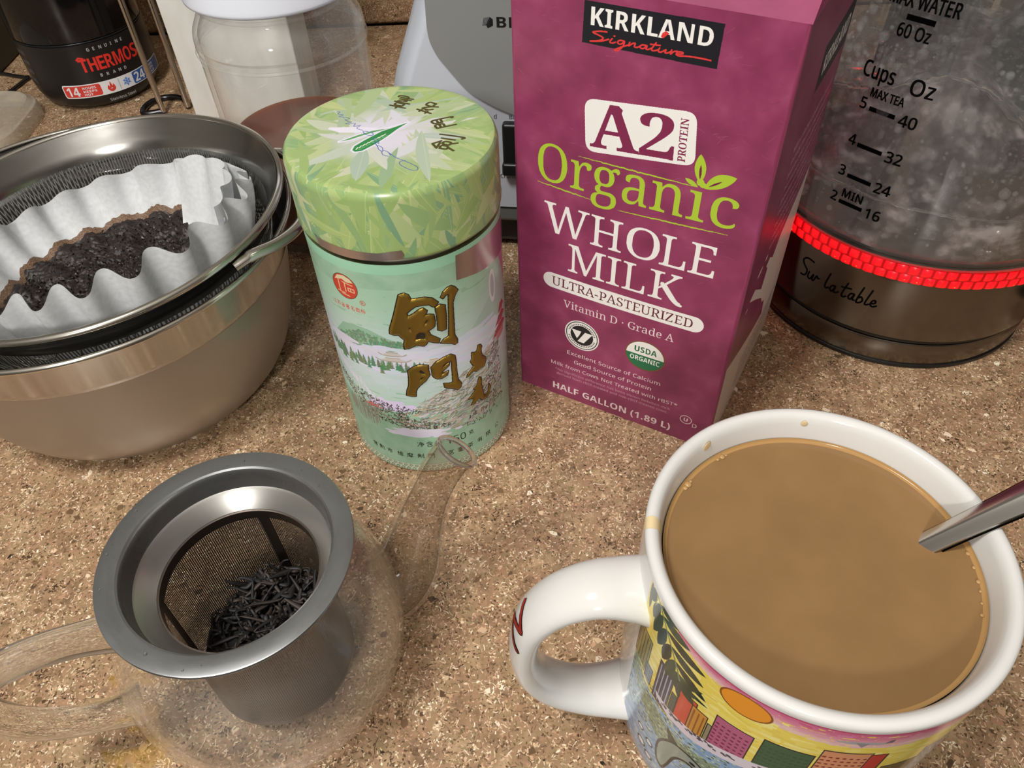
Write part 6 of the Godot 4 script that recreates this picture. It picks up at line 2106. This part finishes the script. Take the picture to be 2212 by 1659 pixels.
func honey_jar() -> void:
	var at := Vector3(-0.1126, 0, -0.4120)
	var t := thing("honey_jar", "large glass jar with a white screw lid, a third full of amber honey", "jar", at)
	var glass := pane("jar_glass", Color(0.97, 0.98, 0.96), 0.04)
	var r := 0.0434
	var out := spline(P2([0.0, 0.0020, 0.032, 0.0012, 0.0385, 0.0004, 0.0418, 0.0020, r, 0.0070, r, 0.0150, r - 0.0004, 0.0600, r, 0.1080, r + 0.0004, 0.1140, r - 0.0004, 0.1210, r - 0.0040, 0.1280, r - 0.0062, 0.1325, r - 0.0066, 0.1400, r - 0.0066, 0.1460]), 5)
	var prof := out.duplicate()
	for i in range(out.size() - 1, -1, -1):
		var tn := (out[mini(i + 1, out.size() - 1)] - out[maxi(i - 1, 0)]).normalized()
		var q := out[i] + Vector2(-tn.y, tn.x) * 0.0024
		prof.append(Vector2(maxf(q.x, 0.0), q.y))
	var b := MB.new()
	lathe_into(b, prof, 144, 1.2)
	obj(t, "glass_wall", b.done(), glass)
	var bead := MB.new()
	tube_into(bead, circle_path(Vector3(0, 0.1115, 0), r + 0.0002, 120), 0.0009, 10, true)
	tube_into(bead, circle_path(Vector3(0, 0.1330, 0), r - 0.0060, 120), 0.0011, 10, true)
	obj(t, "glass_bead", bead.done(), glass)
	var lid := M("jar_lid_white", C8(226, 230, 240), 0.3)
	var lb := MB.new()
	lathe_into(lb, P2([0.0390, 0.1372, 0.0420, 0.1368, 0.0428, 0.1374, 0.0430, 0.1388, 0.0426, 0.1402, 0.0426, 0.1500, 0.0420, 0.1520, 0.0400, 0.1530, 0.0370, 0.1524, 0.0, 0.1524]), 144, 0.9)
	obj(t, "lid", lb.done(), lid, "white metal screw lid")
	var h := thing("honey", "dark amber honey filling the lower third of the white-lidded jar", "honey", at)
	var hm := M("honey", Color(0.47, 0.20, 0.05), 0.12)
	hm.metallic_specular = 0.5
	var rr := r - 0.0026
	obj(h, "honey_body", lathe([0.0, 0.0045, 0.036, 0.0045, 0.0395, 0.0066, rr, 0.0100, rr - 0.0002, 0.0575, rr + 0.0, 0.0590, rr - 0.0016, 0.0572, 0.0, 0.0570], 120, 0.9), honey_mat(hm))

func honey_mat(m: StandardMaterial3D) -> StandardMaterial3D:
	m.subsurf_scatter_enabled = true
	m.subsurf_scatter_strength = 0.35
	return m

func vacuum_bottle() -> void:
	var t := thing("vacuum_bottle", "black stainless vacuum bottle with red THERMOS lettering behind the wire stand", "vacuum bottle", Vector3(-0.317, 0, -0.607))
	var matte := M("bottle_black", C8(20, 20, 22), 0.34)
	var gloss := M("bottle_gloss", C8(10, 11, 15), 0.08)
	var r := 0.0464
	obj(t, "body", lathe([0.0, 0.0006, 0.034, 0.0004, 0.0392, 0.0018, 0.0434, 0.0060, 0.0456, 0.0120, r, 0.0190, r, 0.0500, r - 0.0010, 0.0506, r - 0.0012, 0.0514], 128, 0.9), matte)
	obj(t, "cup", lathe([r - 0.0012, 0.0514, r - 0.0002, 0.0518, r + 0.0002, 0.0530, r - 0.0004, 0.0900, r - 0.0020, 0.1280, r - 0.0060, 0.1400, r - 0.018, 0.1440, 0.0, 0.1450], 128, 0.9), gloss)
	obj(t, "seam_ring", tube(circle_path(Vector3(0, 0.0512, 0), r - 0.0002, 128), 0.0005, 8, true), M("bottle_seam", C8(60, 62, 66), 0.2, 0.8))
	var k := 46.4 * PI / 180.0
	var on := on_cylinder(r + 0.0001)
	var on2 := on_cylinder(r + 0.00018)
	var on3 := on_cylinder(r + 0.00026)
	var white := M("bottle_white_ink", C8(222, 224, 226), 0.4)
	var red := M("bottle_red_ink", C8(214, 48, 40), 0.4)
	var grey := PackedVector2Array()
	for i in 7:
		grey.append_array(text("GENUINE"[i], "sans_bold", (25.4 + 5.3 * i) * k, 45.0, 2.3))
	for i in 5:
		grey.append_array(text("BRAND"[i], "sans_bold", (28.2 + 5.6 * i) * k, 25.8, 2.3))
	grey.append_array(text("Stainless Steel", "sans", 27.8 * k, 7.0, 2.0, 20.0))
	obj(t, "print_small_words", marks(grey, on), M("bottle_grey_ink", C8(170, 172, 176), 0.4))
	var big := PackedVector2Array()
	var wid := [6.4, 6.2, 5.4, 6.2, 8.0, 6.6, 6.0]
	var x := 14.3 * k
	for i in 7:
		big.append_array(text("THERMOS"[i], "sans_bold", x, 30.8, 9.6 if i else 9.6, wid[i] * 0.92))
		x += wid[i] * 1.02
	big.append_array(stroke(P2([14.0 * k, 40.2, 16.0 * k, 41.6, 20.0 * k, 40.6]), 1.2))
	obj(t, "print_brand", marks(big, on), red, "red THERMOS lettering")
	obj(t, "print_band", marks(strip_tris(round_rect(-9.6 * k, 12.4, 108.0 * k, 10.0, 1.6), 0.6), on), white, "white printed band")
	obj(t, "print_red_box", marks(strip_tris(round_rect(-8.6 * k, 13.2, 33.0 * k, 8.4, 1.2), 0.6), on2), M("bottle_red_box", C8(206, 62, 54), 0.4))
	obj(t, "print_blue_box", marks(strip_tris(round_rect(55.0 * k, 13.0, 42.0 * k, 8.8, 1.2), 0.6), on2), M("bottle_blue_box", C8(52, 92, 160), 0.4))
	var num := text("14", "sans_bold", -6.4 * k, 14.0, 6.8, 9.4)
	num.append_array(text("24", "sans_bold", 57.0 * k, 14.0, 6.8, 9.6))
	for i in 3:
		num.append_array(text(["HOURS", "KEEPS", "HOT"][i], "sans_bold", 8.6 * k, 18.8 - 2.5 * i, 1.7, 9.6 if i < 2 else 6.0))
		num.append_array(text(["HOURS", "KEEPS", "COLD"][i], "sans_bold", 73.0 * k, 18.8 - 2.5 * i, 1.7, 9.6))
	obj(t, "print_numbers", marks(num, on3), white)
	var fl := polygon(spline(P2([32.0 * k, 14.0, 29.6 * k, 16.2, 31.0 * k, 19.0, 32.0 * k, 17.6, 33.2 * k, 21.2, 34.6 * k, 17.8, 35.6 * k, 19.2, 36.8 * k, 16.0, 34.8 * k, 14.0]), 4, true))
	obj(t, "print_flame", marks(fl, on2), M("bottle_red_box", C8(206, 62, 54), 0.4), "small red flame")
	obj(t, "print_divider", marks(stroke(P2([41.0 * k, 13.6, 41.0 * k, 21.4]), 0.5), on2), M("bottle_grey_ink", C8(170, 172, 176), 0.4))
	var sf := PackedVector2Array()
	for i in 3:
		var d := Vector2(3.1, 0).rotated(PI * i / 3 + PI / 6)
		var c := Vector2(48.4 * k, 17.4)
		sf.append_array(stroke(PackedVector2Array([c - d, c + d]), 0.7))
		for s in [-1.0, 1.0]:
			sf.append_array(stroke(PackedVector2Array([c + d * s * 0.7 + d.orthogonal() * 0.28, c + d * s * 0.5, c + d * s * 0.7 - d.orthogonal() * 0.28]), 0.55))
	obj(t, "print_snowflake", marks(sf, on2), M("bottle_blue_ink", C8(80, 130, 210), 0.4), "small blue snowflake")
	var side := PackedVector2Array()
	for i in 4:
		side.append_array(text(["DOUBLE WALL", "VACUUM", "INSULATED", "STEEL"][i], "sans_bold", -52.0 * k, 42.0 - 7.0 * i, 3.0, 12.0))
	obj(t, "print_side_words", marks(side, on), M("bottle_dark_ink", C8(96, 98, 102), 0.4))

func white_box() -> void:
	var t := thing("white_box", "plain white upright carton box standing behind the honey jar", "box", Vector3(-0.1800, 0, -0.555))
	var b := MB.new()
	b.rbox(Vector3(-0.0408, 0.0, -0.025), Vector3(0.0408, 0.24, 0.025), 0.0012, 2)
	var m := textured("white_card", ramp_image(256, 256, 171, 0.02, [[0.0, C8(212, 212, 206)], [1.0, C8(228, 228, 224)]], 4), 0.5)
	obj(t, "carton", b.done(), m)
	var f := MB.new()
	f.rbox(Vector3(-0.0412, 0.236, -0.0254), Vector3(0.0412, 0.262, 0.0254), 0.0012, 2)
	obj(t, "carton_lid", f.done(), m)

func wire_stand() -> void:
	var t := thing("wire_stand", "chromed wire stand with two upright rods in front of the black bottle", "wire stand", Vector3(-0.2460, 0, -0.5590))
	var chrome := steel("chrome_wire", C8(200, 196, 190), 0.16)
	obj(t, "upright_rod", tube(PackedVector3Array([Vector3(-0.0084, 0.0024, 0.004), Vector3(-0.0084, 0.30, 0.004)]), 0.0021, 16), chrome)
	obj(t, "upright_rod", tube(PackedVector3Array([Vector3(0.0086, 0.0024, -0.0024), Vector3(0.0086, 0.30, -0.0024)]), 0.0021, 16), chrome)
	var p := spline3([Vector3(0.0086, 0.0026, -0.0024), Vector3(0.0, 0.0024, -0.016), Vector3(-0.014, 0.0024, -0.018), Vector3(-0.0235, 0.0024, -0.008), Vector3(-0.0225, 0.0024, 0.006), Vector3(-0.0084, 0.0026, 0.004)], 8)
	obj(t, "foot_loop", tube(p, 0.0022, 14), steel("dark_wire", C8(70, 70, 72), 0.25))
	obj(t, "top_bar", tube(PackedVector3Array([Vector3(-0.0084, 0.299, 0.004), Vector3(0.0086, 0.299, -0.0024)]), 0.0021, 12), chrome)

func plastic_tub() -> void:
	var t := thing("plastic_lid", "cloudy clear plastic lid lying on the counter left of the black bottle", "plastic lid", Vector3(-0.398, 0, -0.536))
	var m := M("cloudy_plastic", Color(0.80, 0.77, 0.70, 0.5), 0.3)
	m.transparency = BaseMaterial3D.TRANSPARENCY_ALPHA
	var b := MB.new()
	grid_into(b, 80, 10, func(u: float, v: float) -> Vector3:
		var a := TAU * u
		var c := pow(absf(cos(a)), 0.5) * signf(cos(a)); var s := pow(absf(sin(a)), 0.5) * signf(sin(a))
		var k: float = [0.0, 0.5, 0.80, 0.88, 0.90, 0.93, 0.97, 0.985, 1.0, 1.0, 0.99][int(round(v * 10))]
		var y: float = [0.012, 0.012, 0.0122, 0.0150, 0.0152, 0.0120, 0.0118, 0.0110, 0.0060, 0.0010, 0.0004][int(round(v * 10))]
		return Vector3(c * 0.052 * k, y, s * 0.042 * k), true)
	obj(t, "lid_sheet", b.done(), m)

func black_wire() -> void:
	var t := thing("wire_loop", "thin black wire loop lying on the counter beside the black bottle", "wire", Vector3(-0.40, 0, -0.62))
	var p := spline3([Vector3(-0.10, 0.0016, -0.030), Vector3(-0.03, 0.0016, -0.0200), Vector3(0.008, 0.0016, -0.0065), Vector3(0.0155, 0.0016, -0.0040), Vector3(0.0145, 0.0016, 0.0020), Vector3(0.0075, 0.0016, 0.0285), Vector3(-0.012, 0.0016, 0.060)], 8)
	obj(t, "bent_wire", tube(p, 0.0015, 12), M("black_wire", C8(24, 22, 22), 0.3))
	obj(t, "end_cap", lathe([0.0, -0.0016, 0.0018, -0.0014, 0.0020, 0.0, 0.0018, 0.0014, 0.0, 0.0016], 16), M("black_wire", C8(24, 22, 22), 0.3)).position = Vector3(0.0155, 0.0016, -0.0040)

func dark_box() -> void:  # box added to make the back left corner dark
	var t := thing("added_dark_box", "dark olive box added to darken the back left corner behind the bottle", "box", Vector3(-0.53, 0, -0.665))
	var m := M("added_box_olive", C8(52, 48, 36), 0.6)
	var b := MB.new()
	b.rbox(Vector3(-0.15, 0.0, -0.033), Vector3(0.118, 0.20, 0.030), 0.003, 3)
	obj(t, "box_body", b.done(), m)
	var l := MB.new()
	l.rbox(Vector3(-0.153, 0.2, -0.035), Vector3(0.121, 0.235, 0.034), 0.003, 3)
	obj(t, "box_lid", l.done(), m)
